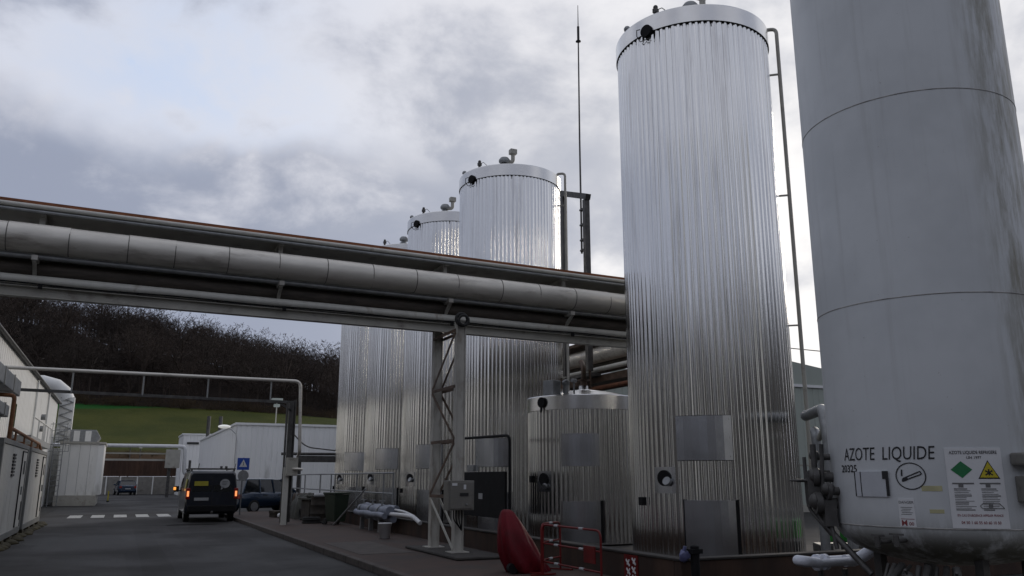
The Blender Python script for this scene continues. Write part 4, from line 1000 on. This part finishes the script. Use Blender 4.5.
# ------------------------------------------------------------------ left side: containers, hall, kiosk
def container(label, y0):
    t = thing('shipping_container', label, 'container', (-3.7, y0, 0), 0, 'white containers along the road')
    L = 6.05; x1 = 1.2; s = MB()
    # corrugated side facing the road
    n0 = len(s.v); prof = []; yy = .18
    while yy < L - .18:
        prof += [(yy, x1 - .01), (yy + .16, x1 - .01), (yy + .19, x1 - .028), (yy + .22, x1 - .028)]; yy += .25
    for yv, xv in prof: s.v += [Vector((xv, yv, .30)), Vector((xv, yv, 2.44))]
    for i in range(len(prof) - 1): s.face((n0 + 2 * i, n0 + 2 * i + 2, n0 + 2 * i + 3, n0 + 2 * i + 1))
    s.span((-1.2, .1, .3), (x1 - .06, L - .1, 2.46)); s.build('walls', M['container'], t, local=True)
    s = MB()
    for yv in (.08, L - .08): s.box((x1 - .07, yv, 1.36), (.16, .16, 2.4)); s.box((-1.13, yv, 1.36), (.16, .16, 2.4))
    s.span((x1 - .13, .16, 2.45), (x1 + .012, L - .16, 2.57)); s.span((x1 - .13, .16, .14), (x1 + .012, L - .16, .30)); s.span((-1.1, .0, 2.45), (x1 - .14, .14, 2.57)); s.span((-1.1, .0, .14), (x1 - .14, .14, .3)); s.span((-1.2, .15, 2.47), (x1 - .14, L - .15, 2.54))
    s.build('frame', M['container_frame'], t, bevel=.008, local=True)
    s = MB(); s.span((x1 - .012, 4.55, .33), (x1 + .02, 5.55, 2.35)); dr = s.build('door', M['container'], t, bevel=.01, local=True)
    s = MB()
    for yv in (4.53, 5.56): s.span((x1 - .02, yv - .012, .33), (x1 + .024, yv + .012, 2.38))
    s.span((x1 - .02, 4.54, 2.36), (x1 + .024, 5.55, 2.385)); s.span((x1 + .021, 4.9, 1.75), (x1 + .03, 5.25, 2.12)); s.span((x1 + .02, 5.3, .5), (x1 + .03, 5.5, 1.0)); s.build('door_seal', M['ink'], dr, local=True)
    s = MB(); s.tube([(x1 + .06, 4.66, 1.2), (x1 + .06, 4.66, 1.42)], .02, 8); s.build('handle', M['steel'], dr, local=True)
    s = MB()
    for k in range(7): s.box((x1 + .006, 2.6, 1.72 + k * .085), (.03, .55, .05))
    s.build('vent_grille', M['ink'], t, local=True)
    s = MB()
    for yv in (.3, 2.2, 3.9, 5.6): s.box((x1 - .1, yv, .07), (.25, .5, .135))
    s.build('sill_block', M['moss'], t, bevel=.02, local=True)
    return t
c1 = container('nearest white container at the left picture edge', 22.35)
dup(c1, 'second white container farther along the left roadside', (-3.7, 29.15, 0))
b = MB(); 
for k in range(26):
    yy = 22 + k * .55 + rnd.uniform(-.1, .1); b.ball((-2.42 + rnd.uniform(-.06, .1), yy, .02), .16, 1.1, 2.0, .45, 8, 5)
o = b.build('moss_strip', M['moss'], kind='stuff'); tag(o, 'dark moss and weeds along the foot of the white containers', 'weeds')
# hall
t = thing('factory_hall', 'tall white clad hall behind the containers on the left', 'building', (-4, 20, 0))
s = MB(); yy = 14.0; n0 = len(s.v); prof = []
while yy < 60: prof += [(yy, -4.0), (yy + .36, -4.0), (yy + .40, -4.03), (yy + .46, -4.03)]; yy += .5
for yv, xv in prof: s.v += [Vector((xv, yv, .0)), Vector((xv, yv, 6.3))]
for i in range(len(prof) - 1): s.face((n0 + 2 * i, n0 + 2 * i + 2, n0 + 2 * i + 3, n0 + 2 * i + 1))
s.span((-22, 14, 0), (-4.06, 60.3, 6.28)); s.build('wall', M['white_metal'], t)
s = MB(); s.span((-12, 60.32, 0), (-3.5, 66, 3.5)); s.build('annex_wall', M['white_metal'], t)
s = MB(); s.span((-22.1, 13.9, 6.29), (-3.93, 60.4, 6.42)); s.prism([(-22, 13.95, 6.42), (-13, 13.95, 7.6), (-4, 13.95, 6.42)], (0, 46.4, 0)); s.build('roof', M['darksteel'], t)
s = MB(); s.tube([(-3.86, 14, 6.3), (-3.86, 60.3, 6.3)], .06, 8); s.build('gutter', M['darksteel'], t)
for y0, y1, z0, z1 in ((37.2, 38.1, 3.3, 4.5), (33.0, 33.8, 2.9, 4.1)):
    s = MB(); s.span((-4.03, y0, z0), (-3.97, y1, z1)); w_ = s.build('window', M['glass'], t)
    s = MB(); s.span((-4.0, y0 - .06, z0 - .06), (-3.985, y1 + .06, z0)); s.span((-4.0, y0 - .06, z1), (-3.985, y1 + .06, z1 + .06)); s.build('frame', M['grey_paint'], w_)
s = MB()
for z in (4.15, 4.75): s.tube([(-4.02, 49.6, z), (-3.8, 49.6, z)], .15, 16)
build_each(s, 'exhaust_outlet', M['steel'], t)
s = MB(); s.tube([(-3.93, 45.0, 2.6), (-3.93, 45.0, 6.2)], .05, 8); s.tube([(-3.93, 52, 2.6), (-3.93, 52, 6.2)], .05, 8); build_each(s, 'downpipe', M['white_metal'], t)
t = thing('air_duct', 'white ventilation duct with domed elbow at the far end of the hall', 'duct', (-3.6, 60.8, 3.84))
s = MB(); s.tube([(-7.4, 60.8, 7.3), (-6.0, 60.8, 7.6), (-5.1, 60.8, 7.65), (-4.3, 60.8, 7.45), (-3.8, 60.8, 7.05), (-3.6, 60.8, 6.6)], .48, 16); s.build('elbow', M['white_metal'], t)
s = MB(); s.span((-3.96, 60.45, 3.84), (-3.12, 61.2, 6.75)); s.build('shaft', M['white_metal'], t)
s = MB()
for k in range(5):
    z = 3.9 + k * .56; s.bar((-3.9, 60.41, z), (-3.18, 60.41, z + .28), .09, .05); s.bar((-3.18, 60.41, z + .28), (-3.9, 60.41, z + .56), .09, .05)
s.build('stiffener', M['steel'], t)
t = thing('caged_ladder', 'grey caged ladder beside the white kiosk', 'ladder', (-3.6, 56.8, 0))
s = MB()
for x in (-3.75, -3.25): s.tube([(x, 56.9, 0), (x, 56.9, 4.6)], .03, 6)
for k in range(15): s.tube([(-3.75, 56.9, .3 + k * .3), (-3.25, 56.9, .3 + k * .3)], .018, 6)
s.build('ladder', M['steel'], t)
s = MB()
for k in range(5): s.tube(arc((-3.5, 56.9, 3.2 + k * .4), .55, PI, 2 * PI, 'x', 'y', 9), .02, 6)
for k in range(5): a = PI + PI * k / 4; s.tube([(-3.5 + .55 * math.cos(a), 56.9 + .55 * math.sin(a), 3.2), (-3.5 + .55 * math.cos(a), 56.9 + .55 * math.sin(a), 4.9)], .018, 6)
s.build('cage', M['steel'], t)
t = thing('kiosk', 'white metal plant kiosk on a grey plinth at the left roadside', 'kiosk', (-2.4, 58, 0))
s = MB(); yy = 0
s.prism([(-3.45, 57.6, .62), (-1.35, 57.6, .62), (-1.02, 57.9, .62), (-1.02, 63, .62), (-3.45, 63, .62)], (0, 0, 3.08)); s.build('cabin', M['white_metal'], t, bevel=.02)
s = MB(); s.prism([(-3.5, 57.5, 3.701), (-1.3, 57.5, 3.701), (-.95, 57.85, 3.701), (-.95, 63.1, 3.701), (-3.5, 63.1, 3.701)], (0, 0, .12)); s.build('roof', M['grey_paint'], t)
s = MB(); s.span((-3.5, 57.5, 0), (-1.2, 63, .618)); s.build('plinth', M['grey_paint'], t, bevel=.02)
s = MB()
for x in (-2.9, -2.35, -1.8): s.span((x - .008, 57.588, .66), (x + .008, 57.6, 3.66))
s.build('panel_joint', M['greysticker'], t)
t = thing('roof_unit', 'metal ventilation unit sitting on top of the kiosk', 'ventilation unit', (-2.4, 60, 3.83))
s = MB(); s.prism([(-3.05, 59, 3.825), (-1.55, 59, 3.825), (-1.35, 59, 4.2), (-1.6, 59, 4.62), (-3.05, 59, 4.62)], (0, 3, 0)); s.build('housing', M['steel'], t, bevel=.02)
s = MB()
for x in (-2.7, -2.05): s.span((x - .16, 58.98, 3.9), (x + .18, 58.998, 4.55))
build_each(s, 'louvre', M['white_metal'], t)
# rusty pipes and trays above the containers
t = thing('rusty_pipe_run', 'rust brown pipe standing on the containers and running along their tops', 'pipe', (-2.75, 25.6, 2.57))
s = MB(); s.tube(bend([(-3.9, 25.6, 3.85), (-2.75, 25.6, 3.8), (-2.75, 25.6, 2.6)], .1), .055, 10); s.tube(bend([(-2.75, 25.7, 2.95), (-2.75, 34.6, 2.85), (-2.6, 35.3, 2.2)], .1), .05, 10); s.build('pipe', M['rustpipe'], t)
s = MB()
for yy in (27, 29.4, 31.8, 34): s.tube([(-2.75, yy, 2.55), (-2.75, yy, 2.9)], .03, 8); s.tube([(-3.4, yy, 2.7), (-2.75, yy, 2.7)], .03, 8)
build_each(s, 'bracket', M['rustpipe'], t)
t = thing('hanging_duct', 'grey rectangular duct hanging above the nearest container', 'duct', (-3.1, 26, 4))
s = MB(); s.span((-3.35, 20, 3.95), (-2.85, 27.7, 4.38)); s.build('casing', M['steel'], t, bevel=.02)
s = MB(); 
for yy in (22, 24, 26): s.box((-3.1, yy, 4.165), (.54, .05, .47))
build_each(s, 'flange', M['grey_paint'], t)
t = thing('hanging_duct', 'lower grey duct stub under the hanging duct at the picture edge', 'duct', (-3.1, 24, 3.2)); s = MB(); s.span((-3.2, 20, 3.2), (-2.8, 25.3, 3.5)); s.build('casing', M['steel'], t, bevel=.02)
s = MB(); s.box((-3.0, 24.4, 3.35), (.44, .05, .34)); s.build('flange', M['grey_paint'], t)
t = thing('roof_walkway', 'galvanised walkway box along the hall wall above the second container', 'walkway', (-3.5, 38, 3))
s = MB(); s.span((-3.95, 36.5, 3.0), (-3.2, 46, 3.25)); s.build('deck', M['steel'], t); s = MB(); s.tube([(-3.2, 36.5, 3.95), (-3.2, 46, 3.95)], .03, 8); s.build('rail', M['white_metal'], t)
for yy in (36.6, 39, 41.4, 43.8, 45.9): s = MB(); s.tube([(-3.2, yy, 3.25), (-3.2, yy, 3.95)], .03, 8); s.build('post', M['white_metal'], t)

# ------------------------------------------------------------------ sheds, far wall
def ribbed_shed(name, label, x0, x1, y0, y1, h, m_, pitch=.33, slope=0.):
    t = thing(name, label, 'building', (x0, y0, 0))
    s = MB(); n0 = len(s.v); prof = []
    x = x0 + .02
    while x < x1: prof += [(x, y0), (x + pitch * .7, y0), (x + pitch * .78, y0 + .022), (x + pitch * .92, y0 + .022)]; x += pitch
    for xv, yv in prof: s.v += [Vector((xv, yv, 0)), Vector((xv, yv, h))]
    for i in range(len(prof) - 1): s.face((n0 + 2 * i, n0 + 2 * i + 2, n0 + 2 * i + 3, n0 + 2 * i + 1))
    n0 = len(s.v); prof = []; y = y0 + .02
    while y < y1: prof += [(y, x0), (y + pitch * .7, x0), (y + pitch * .78, x0 + .02), (y + pitch * .92, x0 + .02)]; y += pitch
    for yv, xv in prof: s.v += [Vector((xv, yv, 0)), Vector((xv, yv, h))]
    for i in range(len(prof) - 1): s.face((n0 + 2 * i, n0 + 2 * i + 2, n0 + 2 * i + 3, n0 + 2 * i + 1))
    s.span((x0 + .06, y0 + .06, 0), (x1, y1, h - .01)); s.build('wall', m_, t)
    s = MB(); s.span((x0 - .08, y0 - .08, h + .002), (x1, y1, h + .14)); s.build('roof', M['white_shed'], t)
    s = MB(); s.span((x0 - .03, y0 - .035, 0), (x1, y0 - .012, .35)); s.build('skirting', M['grey_paint'], t)
    return t
sh = ribbed_shed('warehouse', 'long white ribbed shed behind the van and the parked car', 6.45, 30, 55.2, 82, 4.95, M['white_shed'])
for x in (6.9, 7.9):
    s = MB(); s.tube([(x - .2, 78, 4.9), (x - .2, 78, 7.0)], .16, 10); s.build('flue', M['darksteel'], sh)
sh2 = ribbed_shed('storage_shed', 'small white shed at the end of the road past the van', 5.3, 16, 88, 94.5, 5.8, M['white_shed'])
s = MB(); s.span((5.7, 87.9, 4.9), (6.8, 87.95, 5.1)); s.build('vent', M['ink'], sh2)
t = thing('street_lamp', 'curved wall lamp on the corner of the long white shed', 'lamp', (6.4, 55.1, 4.2))
s = MB(); s.tube([(6.5, 55.0, 2.6), (6.5, 55.0, 3.9), (6.4, 54.9, 4.35), (6.1, 54.7, 4.6), (5.85, 54.5, 4.7)], .035, 8); s.build('arm', M['white'], t)
s = MB(); s.ball((5.6, 54.3, 4.76), .2, 1.9, 1.3, .6, 14, 8); s.build('lamp_head', M['lamp_white'], t)
t = thing('camera_mast', 'thin mast with small greenish box above the long white shed', 'mast', (9.6, 60, 5))
s = MB(); s.tube([(9.6, 60, 5), (9.6, 60, 6.9)], .04, 8); s.build('pole', M['grey_paint'], t); s = MB(); s.box((9.6, 60, 7.0), (.75, .4, .3)); s.box((9.6, 60, 6.65), (.4, .3, .2)); s.build('box', M['green_clad'], t, bevel=.03)
t = thing('retaining_wall', 'pale concrete retaining wall with posts closing the end of the road', 'wall', (0, 96, 0))
s = MB(); s.span((-30, 96, 0), (30, 96.6, 1.8)); s.build('wall_face', M['concrete'], t)
for x in (-1.2, .1, 1.7, 3.2): s = MB(); s.box((x, 95.93, .9), (.12, .12, 1.8)); s.build('pilaster', M['white_metal'], t)
t = thing('sheet_fence', 'dark rusty sheet fence standing on the retaining wall', 'fence', (0, 96.3, 1.8))
s = MB(); x = -30; n0 = len(s.v); prof = []
while x < 30: prof += [(x, 96.2), (x + .2, 96.2), (x + .25, 96.26), (x + .42, 96.26)]; x += .5
for xv, yv in prof: s.v += [Vector((xv, yv, 1.82)), Vector((xv, yv, 3.55)), Vector((xv, yv + .03, 3.55)), Vector((xv, yv + .03, 1.82))]
for i in range(len(prof) - 1):
    for a_, b_ in ((0, 1), (1, 2), (2, 3), (3, 0)): s.face((n0 + 4 * i + a_, n0 + 4 * i + 4 + a_, n0 + 4 * i + 4 + b_, n0 + 4 * i + b_))
s.build('sheeting', M['rustfence'], t)
for k in range(13): s = MB(); s.box((-30 + k * 5, 96.42, 2.7), (.12, .12, 1.8)); s.build('post', M['darksteel'], t)
for x, l in ((1.75, 'white floodlight on the distant fence, right of its dimmer twin'), (.75, 'dimmer floodlight on the distant fence')):
    t = thing('floodlight', l, 'lamp', (x, 96.8, 3.6), 0, 'floodlights on the fence'); s = MB(); s.tube([(x, 96.8, 1.8), (x, 96.8, 4.75)], .05, 8); s.build('pole', M['darksteel'], t)
    s = MB(); s.box((x, 96.75, 4.85), (.3, .2, .22) if x > 1 else (.22, .2, .12)); s.build('head', M['lamp_white'] if x > 1 else M['white'], t, bevel=.03)
t = thing('marker_post', 'small yellow marker post at the kiosk corner', 'post', (-.6, 66, 0)); s = MB(); s.tube([(-.6, 66, 0), (-.6, 66, .75)], .05, 10); s.build('post', M['yellow'], t); s = MB(); s.tube([(-.6, 66, 0), (-.6, 66, .1)], .1, 10); s.build('foot', M['ink'], t)

# right-hand hall behind
t = ribbed_shed('process_hall', 'pale green ribbed hall seen through the gap beside the nitrogen tank', 18.5, 60, 32, 60, 6.2, M['green_clad'], .4)
s = MB(); s.prism([(18.5, 32.05, 6.2), (60, 32.05, 6.2), (60, 32.05, 4.5), (30.9, 32.05, 7.45)], (0, 20, 0))
s = MB(); s.prism([(18.4, 31.95, 6.34), (40, 31.95, 6.34), (30.8, 31.95, 7.5)], (0, 28, 0)); s.build('gable', M['green_clad'], t)
s = MB(); s.tube([(-10 + 16, 34 - 2, 8.9), (30, 30, 8.7), (60, 30, 9.0)], .02, 6)
s = MB(); s.tube([(24, 31, 8.05), (33, 31, 7.95), (44, 31, 8.05)], .025, 6); tag(s.build('overhead_cable', M['ink'], loc=(33, 31, 7.95)), 'overhead cable crossing the sky in the gap beside the big tank', 'cable')

# second pipe rack parallel to the row, behind the tanks
t = thing('rear_pipe_rack', 'weathered pipe rack seen beneath the bridge between the tanks', 'pipe rack', (16, 28, 0))
for yy in (21.5, 33, 45):
    s = MB(); s.box((15.6, yy, 2.9), (.2, .2, 5.8)); s.box((17.2, yy, 2.9), (.2, .2, 5.8)); s.bar((15.4, yy, 5.0), (17.4, yy, 5.0), .16, .2); s.bar((15.4, yy, 5.6), (17.4, yy, 5.6), .16, .12); s.build('frame', M['brown'], t)
s = MB(); s.span((15.5, 20, 5.05), (15.62, 48, 5.3)); s.span((17.1, 20, 5.05), (17.22, 48, 5.3)); s.build('girder', M['brown'], t)
s = MB(); s.span((15.4, 20, 6.55), (17.3, 48, 6.66)); s.span((15.66, 20, 5.12), (17.05, 48, 5.16)); s.build('tray', M['brown'], t)
def yrun(name, label, x, z, r_, m_, y0=19.8, y1=48):
    s = MB(); y = y0
    s.tube([(x, y0, z), (x, y1, z)], r_, 20); tag(s.build(name, m_, loc=(x, y0, z)), label, 'pipe')
yrun('insulated_pipe', 'pale insulated pipe on the rear rack, below the bridge', 15.75, 6.12, .29, M['insul'])
yrun('process_pipe', 'brown pipe low on the rear rack', 15.42, 5.50, .09, M['cream_paint'])
yrun('process_pipe', 'rusty pipe at the bottom of the rear rack', 15.4, 4.82, .08, M['rust'])
yrun('process_pipe', 'dark pipe behind the pale one on the rear rack', 16.6, 5.85, .25, M['darksteel'])
# gantry and antenna
t = thing('steel_gantry', 'grey steel goal frame standing on the rear rack beside the trestle tank', 'gantry', (15, 26.5, 6.66))
for yy in (27.3, 25.55):
    s = MB(); s.bar((15, yy, 5.4), (15, yy, 12.62 if yy > 26 else 11.92), .2, .2); s.build('post', M['darksteel'], t)
s = MB(); s.bar((15, 27.5, 12.80), (15, 25.38, 11.98), .22, .22); s.build('lintel', M['darksteel'], t)
s = MB(); s.bar((15.2, 27.3, 5.3), (15.2, 25.5, 5.3), .5, .12); s.build('foot_beam', M['darksteel'], t)
t = thing('whip_antenna', 'tall thin whip antenna rising from the gantry', 'antenna', (15, 25.9, 9.8))
s = MB(); s.tube([(15, 25.93, 9.9), (15, 25.93, 14.5), (15, 25.88, 18.6), (15, 25.86, 20.3)], .03, 8, radii=[.04, .035, .028, .012]); s.build('mast', M['darksteel'], t)
s = MB(); s.lathe([(.001, .06), (.10, .0), (.11, -.03), (.001, -.05)], 14, (15, 25.88, 18.72)); s.tube([(15, 25.875, 18.7), (15, 25.87, 19.35)], .05, 10); s.build('loading_coil', M['ink'], t)
for z in (11.6, 11.0, 10.4, 10.0): s = MB(); s.box((15, 25.8, z), (.14, .3, .06)); s.build('clamp', M['darksteel'], t)

# pipes between the big tank and the nitrogen tank
t = thing('riser_pipes', 'pair of weathered grey riser pipes with elbow between the big tank and the nitrogen tank', 'pipes', (11.2, 11.2, .06))
s = MB(); s.tube(bend([(12.1, 12.3, 2.84), (11.36, 11.12, 2.86), (11.28, 10.98, 2.4), (11.28, 10.98, 1.2)], .12, 6), .10, 16); s.build('front_riser', M['steel'], t)
s = MB(); s.tube(bend([(11.6, 11.6, 2.5), (11.5, 11.48, 2.45), (11.5, 11.45, .1)], .1), .085, 14); s.build('rear_riser', M['steel'], t)
s = MB(); s.tube([(11.28, 11.0, 2.6), (11.5, 11.4, 2.35)], .05, 10); s.tube([(11.28, 10.98, 1.25), (11.28, 10.98, .1)], .06, 10); build_each(s, 'branch', M['grey_paint'], t)
s = MB()
for z in (1.75, 1.4, 1.0): s.tube([(11.28, 10.98, z - .03), (11.28, 10.98, z + .03)], .17, 14)
s.box((11.2, 10.7, 1.55), (.22, .34, .26)); s.box((11.25, 10.75, 1.2), (.3, .3, .22)); s.ball((11.15, 10.6, 1.3), .13); s.tube([(11.4, 11.2, 2.0), (11.4, 11.0, 2.0)], .10, 10)
s.tube([(11.1, 10.5, 1.55), (11.1, 10.3, 1.55)], .13, 12); s.build('valve', M['darksteel'], t, bevel=.01)
t = thing('pump_skid', 'green pump casing with small pipes low behind the nitrogen tank', 'pump', (12.2, 11.6, .06))
s = MB(); s.box((12.4, 11.9, .66), (.7, .4, .34), -.6); s.build('casing', M['green'], t, bevel=.03)
s = MB(); s.box((12.4, 11.9, .26), (1.0, .7, .38), -.6); s.build('base', M['darksteel'], t, bevel=.02)
s = MB()
for k in range(4): s.tube(bend([(11.7 + k * .16, 11.1 + .1 * k, .2), (11.7 + k * .16, 11.1 + .1 * k, .9 + .12 * (k % 2)), (12.1 + k * .1, 11.6, 1.0)], .1), .035, 8); s.ball((11.7 + k * .16, 11.1 + .1 * k, .75), .07)
s.build('pipework', M['steel'], t)
# ------------------------------------------------------------------ road sign
t = thing('crossing_sign', 'blue square pedestrian crossing sign on a pole behind the van', 'sign', (4.76, 37.5, .125))
s = MB(); s.tube([(4.76, 37.55, .12), (4.76, 37.55, 2.5)], .03, 10); s.build('pole', M['steel'], t)
s = MB(); s.box((4.76, 37.50, 2.24), (.50, .02, .50)); bp_ = s.build('panel', M['bluesign'], t, bevel=.004)
s = MB(); q = [(4.76 + .19 * math.cos(R(90 + 120 * k)), 37.485, 2.22 + .21 * math.sin(R(90 + 120 * k))) for k in range(3)]; s.prism(q, (0, -.004, 0)); s.build('white_triangle', M['signwhite'], bp_)
s = MB(); s.ball((4.76, 37.478, 2.30), .015); s.bar((4.76, 37.478, 2.28), (4.765, 37.478, 2.22), .022, .006, (0, 1, 0)); s.bar((4.765, 37.478, 2.22), (4.735, 37.478, 2.16), .012, .006, (0, 1, 0)); s.bar((4.765, 37.478, 2.22), (4.79, 37.478, 2.16), .012, .006, (0, 1, 0)); s.build('walker_symbol', M['ink'], bp_)
s = MB(); s.tube([(4.79, 37.53, 1.75), (4.79, 37.51, 1.75)], .225, 28); s.build('round_back', M['steel'], t)

# ------------------------------------------------------------------ vehicles
def wheel(t, x, y, r_, w_, side):
    s = MB(); s.tube([(x, y, r_), (x + side * w_, y, r_)], r_, 24); o = s.build('wheel', M['rubber'], t, bevel=.02, local=True)
    s = MB(); s.tube([(x + side * (w_ - .01), y, r_), (x + side * (w_ + .012), y, r_)], r_ * .66, 20); s.build('rim', M['alloy'], o, local=True)
def section(y, wb, wt, zb, zm, zt):     # closed ring, wb at belt, wt at roof
    rt = .09; half = [(wb * .93, zb), (wb, zb + .14), (wb, zm), (wt, zt - rt), (wt - rt * .9, zt)]
    return [(x, y, z) for x, z in half] + [(-x, y, z) for x, z in half[::-1]]
# van, rear towards the viewer
t = thing('parked_van', 'dark navy van with lit tail lamps seen from behind on the road', 'van', (3.29, 34.35, .004))
s = MB(); s.loft([section(0.0, .90, .80, .42, 1.05, 1.82), section(.06, .94, .83, .30, 1.05, 1.90), section(.5, .95, .84, .28, 1.05, 1.93), section(3.1, .95, .84, .28, 1.05, 1.92), section(3.5, .95, .80, .28, 1.05, 1.80), section(4.05, .94, .74, .28, 1.05, 1.26), section(4.15, .93, .72, .28, .98, 1.14), section(4.7, .84, .62, .32, .80, .92), section(4.8, .76, .58, .40, .70, .80)]); vb = s.build('body', M['van'], t, local=True)
s = MB(); s.box((0, -.045, .50), (1.72, .16, .26)); s.build('bumper', M['black'], t, bevel=.04, local=True)
s = MB(); s.prism([(-.74, -.008, 1.14), (-.04, -.008, 1.14), (-.04, .012, 1.76), (-.68, .012, 1.76)], (0, .05, 0)); s.prism([(.04, -.008, 1.14), (.74, -.008, 1.14), (.68, .012, 1.76), (.04, .012, 1.76)], (0, .05, 0)); s.build('rear_window', M['glass'], t, local=True)
s = MB(); s.span((-.008, -.012, .62), (.008, .03, 1.84)); s.build('door_split', M['ink'], t, local=True)
for sd in (-1, 1):
    s = MB(); s.span((sd * .955, -.02, .86), (sd * .80, .14, 1.27)); o = s.build('tail_lamp', M['redlens'], t, bevel=.02, local=True)
    s = MB(); s.box((sd * .875, -.027, 1.06), (.075, .02, .20)); s.build('lit_lens', M['tail'], o, bevel=.008, local=True)
s = MB(); s.box((-.38, -.035, .86), (.52, .02, .11)); s.build('number_plate', M['greysticker'], t, local=True)
s = MB(); s.box((0.02, -.13, .36), (.1, .1, .07)); s.tube([(.02, -.1, .36), (.02, -.24, .40)], .03, 10); s.build('tow_hook', M['darksteel'], t, local=True)
s = MB(); s.box((-.42, -.026, 1.44), (.50, .012, .17)); s.build('yellow_sticker', M['yellow'], t, local=True)
s = MB(); s.tube([(.44, -.018, 1.44), (.44, -.028, 1.44)], .17, 24)
for i in range(len(s.v)): s.v[i].x = .44 + (s.v[i].x - .44) * 1.08
s.prism([(.32, -.028, 1.33), (.42, -.028, 1.30), (.30, -.028, 1.20)], (0, .01, 0)); sb = s.build('bubble_sticker', M['greysticker'], t, local=True)
s = MB()
for k in range(3): s.span((.34, -.036, 1.50 - k * .055), (.54 - .03 * k, -.031, 1.52 - k * .055))
s.build('bubble_print', M['greyink'], sb, local=True)
s = MB(); s.box((-.93, .55, 1.42), (.02, .62, .36), mtx=Matrix.Rotation(R(8), 3, 'Y')); s.build('side_sticker', mat('olive_side_sticker', (.28, .27, .05), .5), t, local=True)
s = MB(); s.prism([(-.955, 3.0, 1.12), (-.955, 3.75, 1.12), (-.89, 3.35, 1.62), (-.885, 3.0, 1.66)], (.05, 0, 0)); s.prism([(.955, 3.0, 1.12), (.955, 3.75, 1.12), (.89, 3.35, 1.62), (.885, 3.0, 1.66)], (-.05, 0, 0)); s.build('side_window', M['glass'], t, local=True)
s = MB()
for yv in (.35, 1.6, 2.8): s.bar((-.84, yv, 2.0), (.84, yv, 2.0), .05, .04)
for sd in (-.78, .78): s.bar((sd, .15, 1.985), (sd, 3.0, 1.985), .04, .04)
for x, yv in ((-.78, .35), (.78, .35), (-.78, 2.8), (.78, 2.8)): s.box((x, yv, 1.94), (.06, .08, .09))
for x in (-.55, .8): s.tube([(x, .35, 2.0), (x + .03, .35, 2.20)], .015, 6)
for x in (.3, .48): s.box((x, .36, 2.06), (.09, .08, .08))
s.build('roof_rack', M['darksteel'], t, local=True)
for sd in (-1, 1):
    s = MB(); s.box((sd * 1.09, 3.55, 1.20), (.20, .11, .24)); s.bar((sd * .93, 3.6, 1.12), (sd * 1.05, 3.56, 1.15), .05, .05); o = s.build('wing_mirror', M['black'], t, bevel=.03, local=True)
    if sd < 0: s = MB(); s.box((-1.16, 3.485, 1.22), (.10, .02, .12)); s.build('indicator', M['amber'], o, bevel=.01, local=True)
for sd in (-1, 1):
    for yv in (.9, 3.95): wheel(t, sd * .72, yv, .33, .2, sd)
s = MB(); s.box((.28, -.12, .06), (.34, .22, .11), .3); tag(s.build('crumpled_paper', M['greysticker'], loc=(3.6, 34.2, .004)), 'pale litter lying under the back of the van', 'litter')
bpy.data.objects['crumpled_paper'].location = (3.57, 34.25, .008)

def make_car(name, label, loc, rz, L, W, H, m_, mpv=True):
    t = thing(name, label, 'car', loc, rz)
    hw = W / 2
    def sec(y, w_, zb, zt): return [(w_ * .9, y, zb), (w_, y, zb + .15), (w_, y, zt - .1), (w_ * .93, y, zt), (-w_ * .93, y, zt), (-w_, y, zt - .1), (-w_, y, zb + .15), (-w_ * .9, y, zb)]
    s = MB(); s.loft([sec(0, hw * .82, .42, .86), sec(.12, hw * .95, .25, .96), sec(.8, hw, .22, .98), sec(L * .62, hw, .22, .97), sec(L * .76, hw * .99, .22, .92), sec(L * .93, hw * .9, .24, .76), sec(L, hw * .72, .36, .62)]); s.build('body', m_, t, local=True)
    def cab(y, w_, z): return (w_, y, z)
    zr = H; s = MB()
    base = [(hw * .92, .12), (hw * .92, L * .74)]; 
    rings = [[(hw * .93, y, .93), (-hw * .93, y, .93), (-hw * .74, y2, zr - .05), (hw * .74, y2, zr - .05)] for y, y2 in ((.10, .42), (L * .26, L * .27), (L * .45, L * .44), (L * .78, L * .56))]
    s.loft(rings, False); s.build('windows', M['glass'], t, local=True)
    s = MB(); s.loft([[(hw * .75, y, zr - .07), (hw * .6, y, z), (-hw * .6, y, z), (-hw * .75, y, zr - .07)] for y, z in ((.38, zr - .04), (.7, zr), (L * .45, zr), (L * .57, zr - .05))]); s.build('roof', m_, t, local=True)
    s = MB()
    for sd in (-1, 1):
        for (ya, yb) in ((.12, .44), (L * .26, L * .27), (L * .45, L * .44), (L * .775, L * .56)): s.bar((sd * hw * .935, ya, .93), (sd * hw * .755, yb, zr - .05), .05, .09)
    s.build('pillar', m_, t, local=True)
    for sd in (-1, 1):
        for yv in (L * .18, L * .80): wheel(t, sd * hw * .80, yv, .31, .19, sd)
        s = MB(); s.box((sd * hw * .80, .03, .78), (.22, .12, .22)); s.build('tail_lamp', M['redlens'], t, bevel=.02, local=True)
        s = MB(); s.box((sd * (hw + .08), L * .66, 1.0), (.16, .1, .13)); s.build('wing_mirror', m_, t, bevel=.03, local=True)
        s = MB(); s.span((sd * hw, L * .3, .82), (sd * (hw + .025), L * .35, .85)); s.span((sd * hw, L * .5, .82), (sd * (hw + .025), L * .55, .85)); s.build('door_handle', M['darksteel'], t, local=True)
    s = MB(); s.box((0, -.01, .62), (.5, .03, .11)); s.build('number_plate', M['greysticker'], t, local=True)
    return t
make_car('parked_car', 'dark blue people carrier parked sideways behind the van', (4.9, 42.6, .004), R(-62), 4.25, 1.78, 1.62, M['car'])
make_car('parked_car', 'small dark car parked at the retaining wall far down the road', (.85, 91.0, .004), R(8), 3.8, 1.65, 1.42, M['car'])

scene.render.film_transparent = False
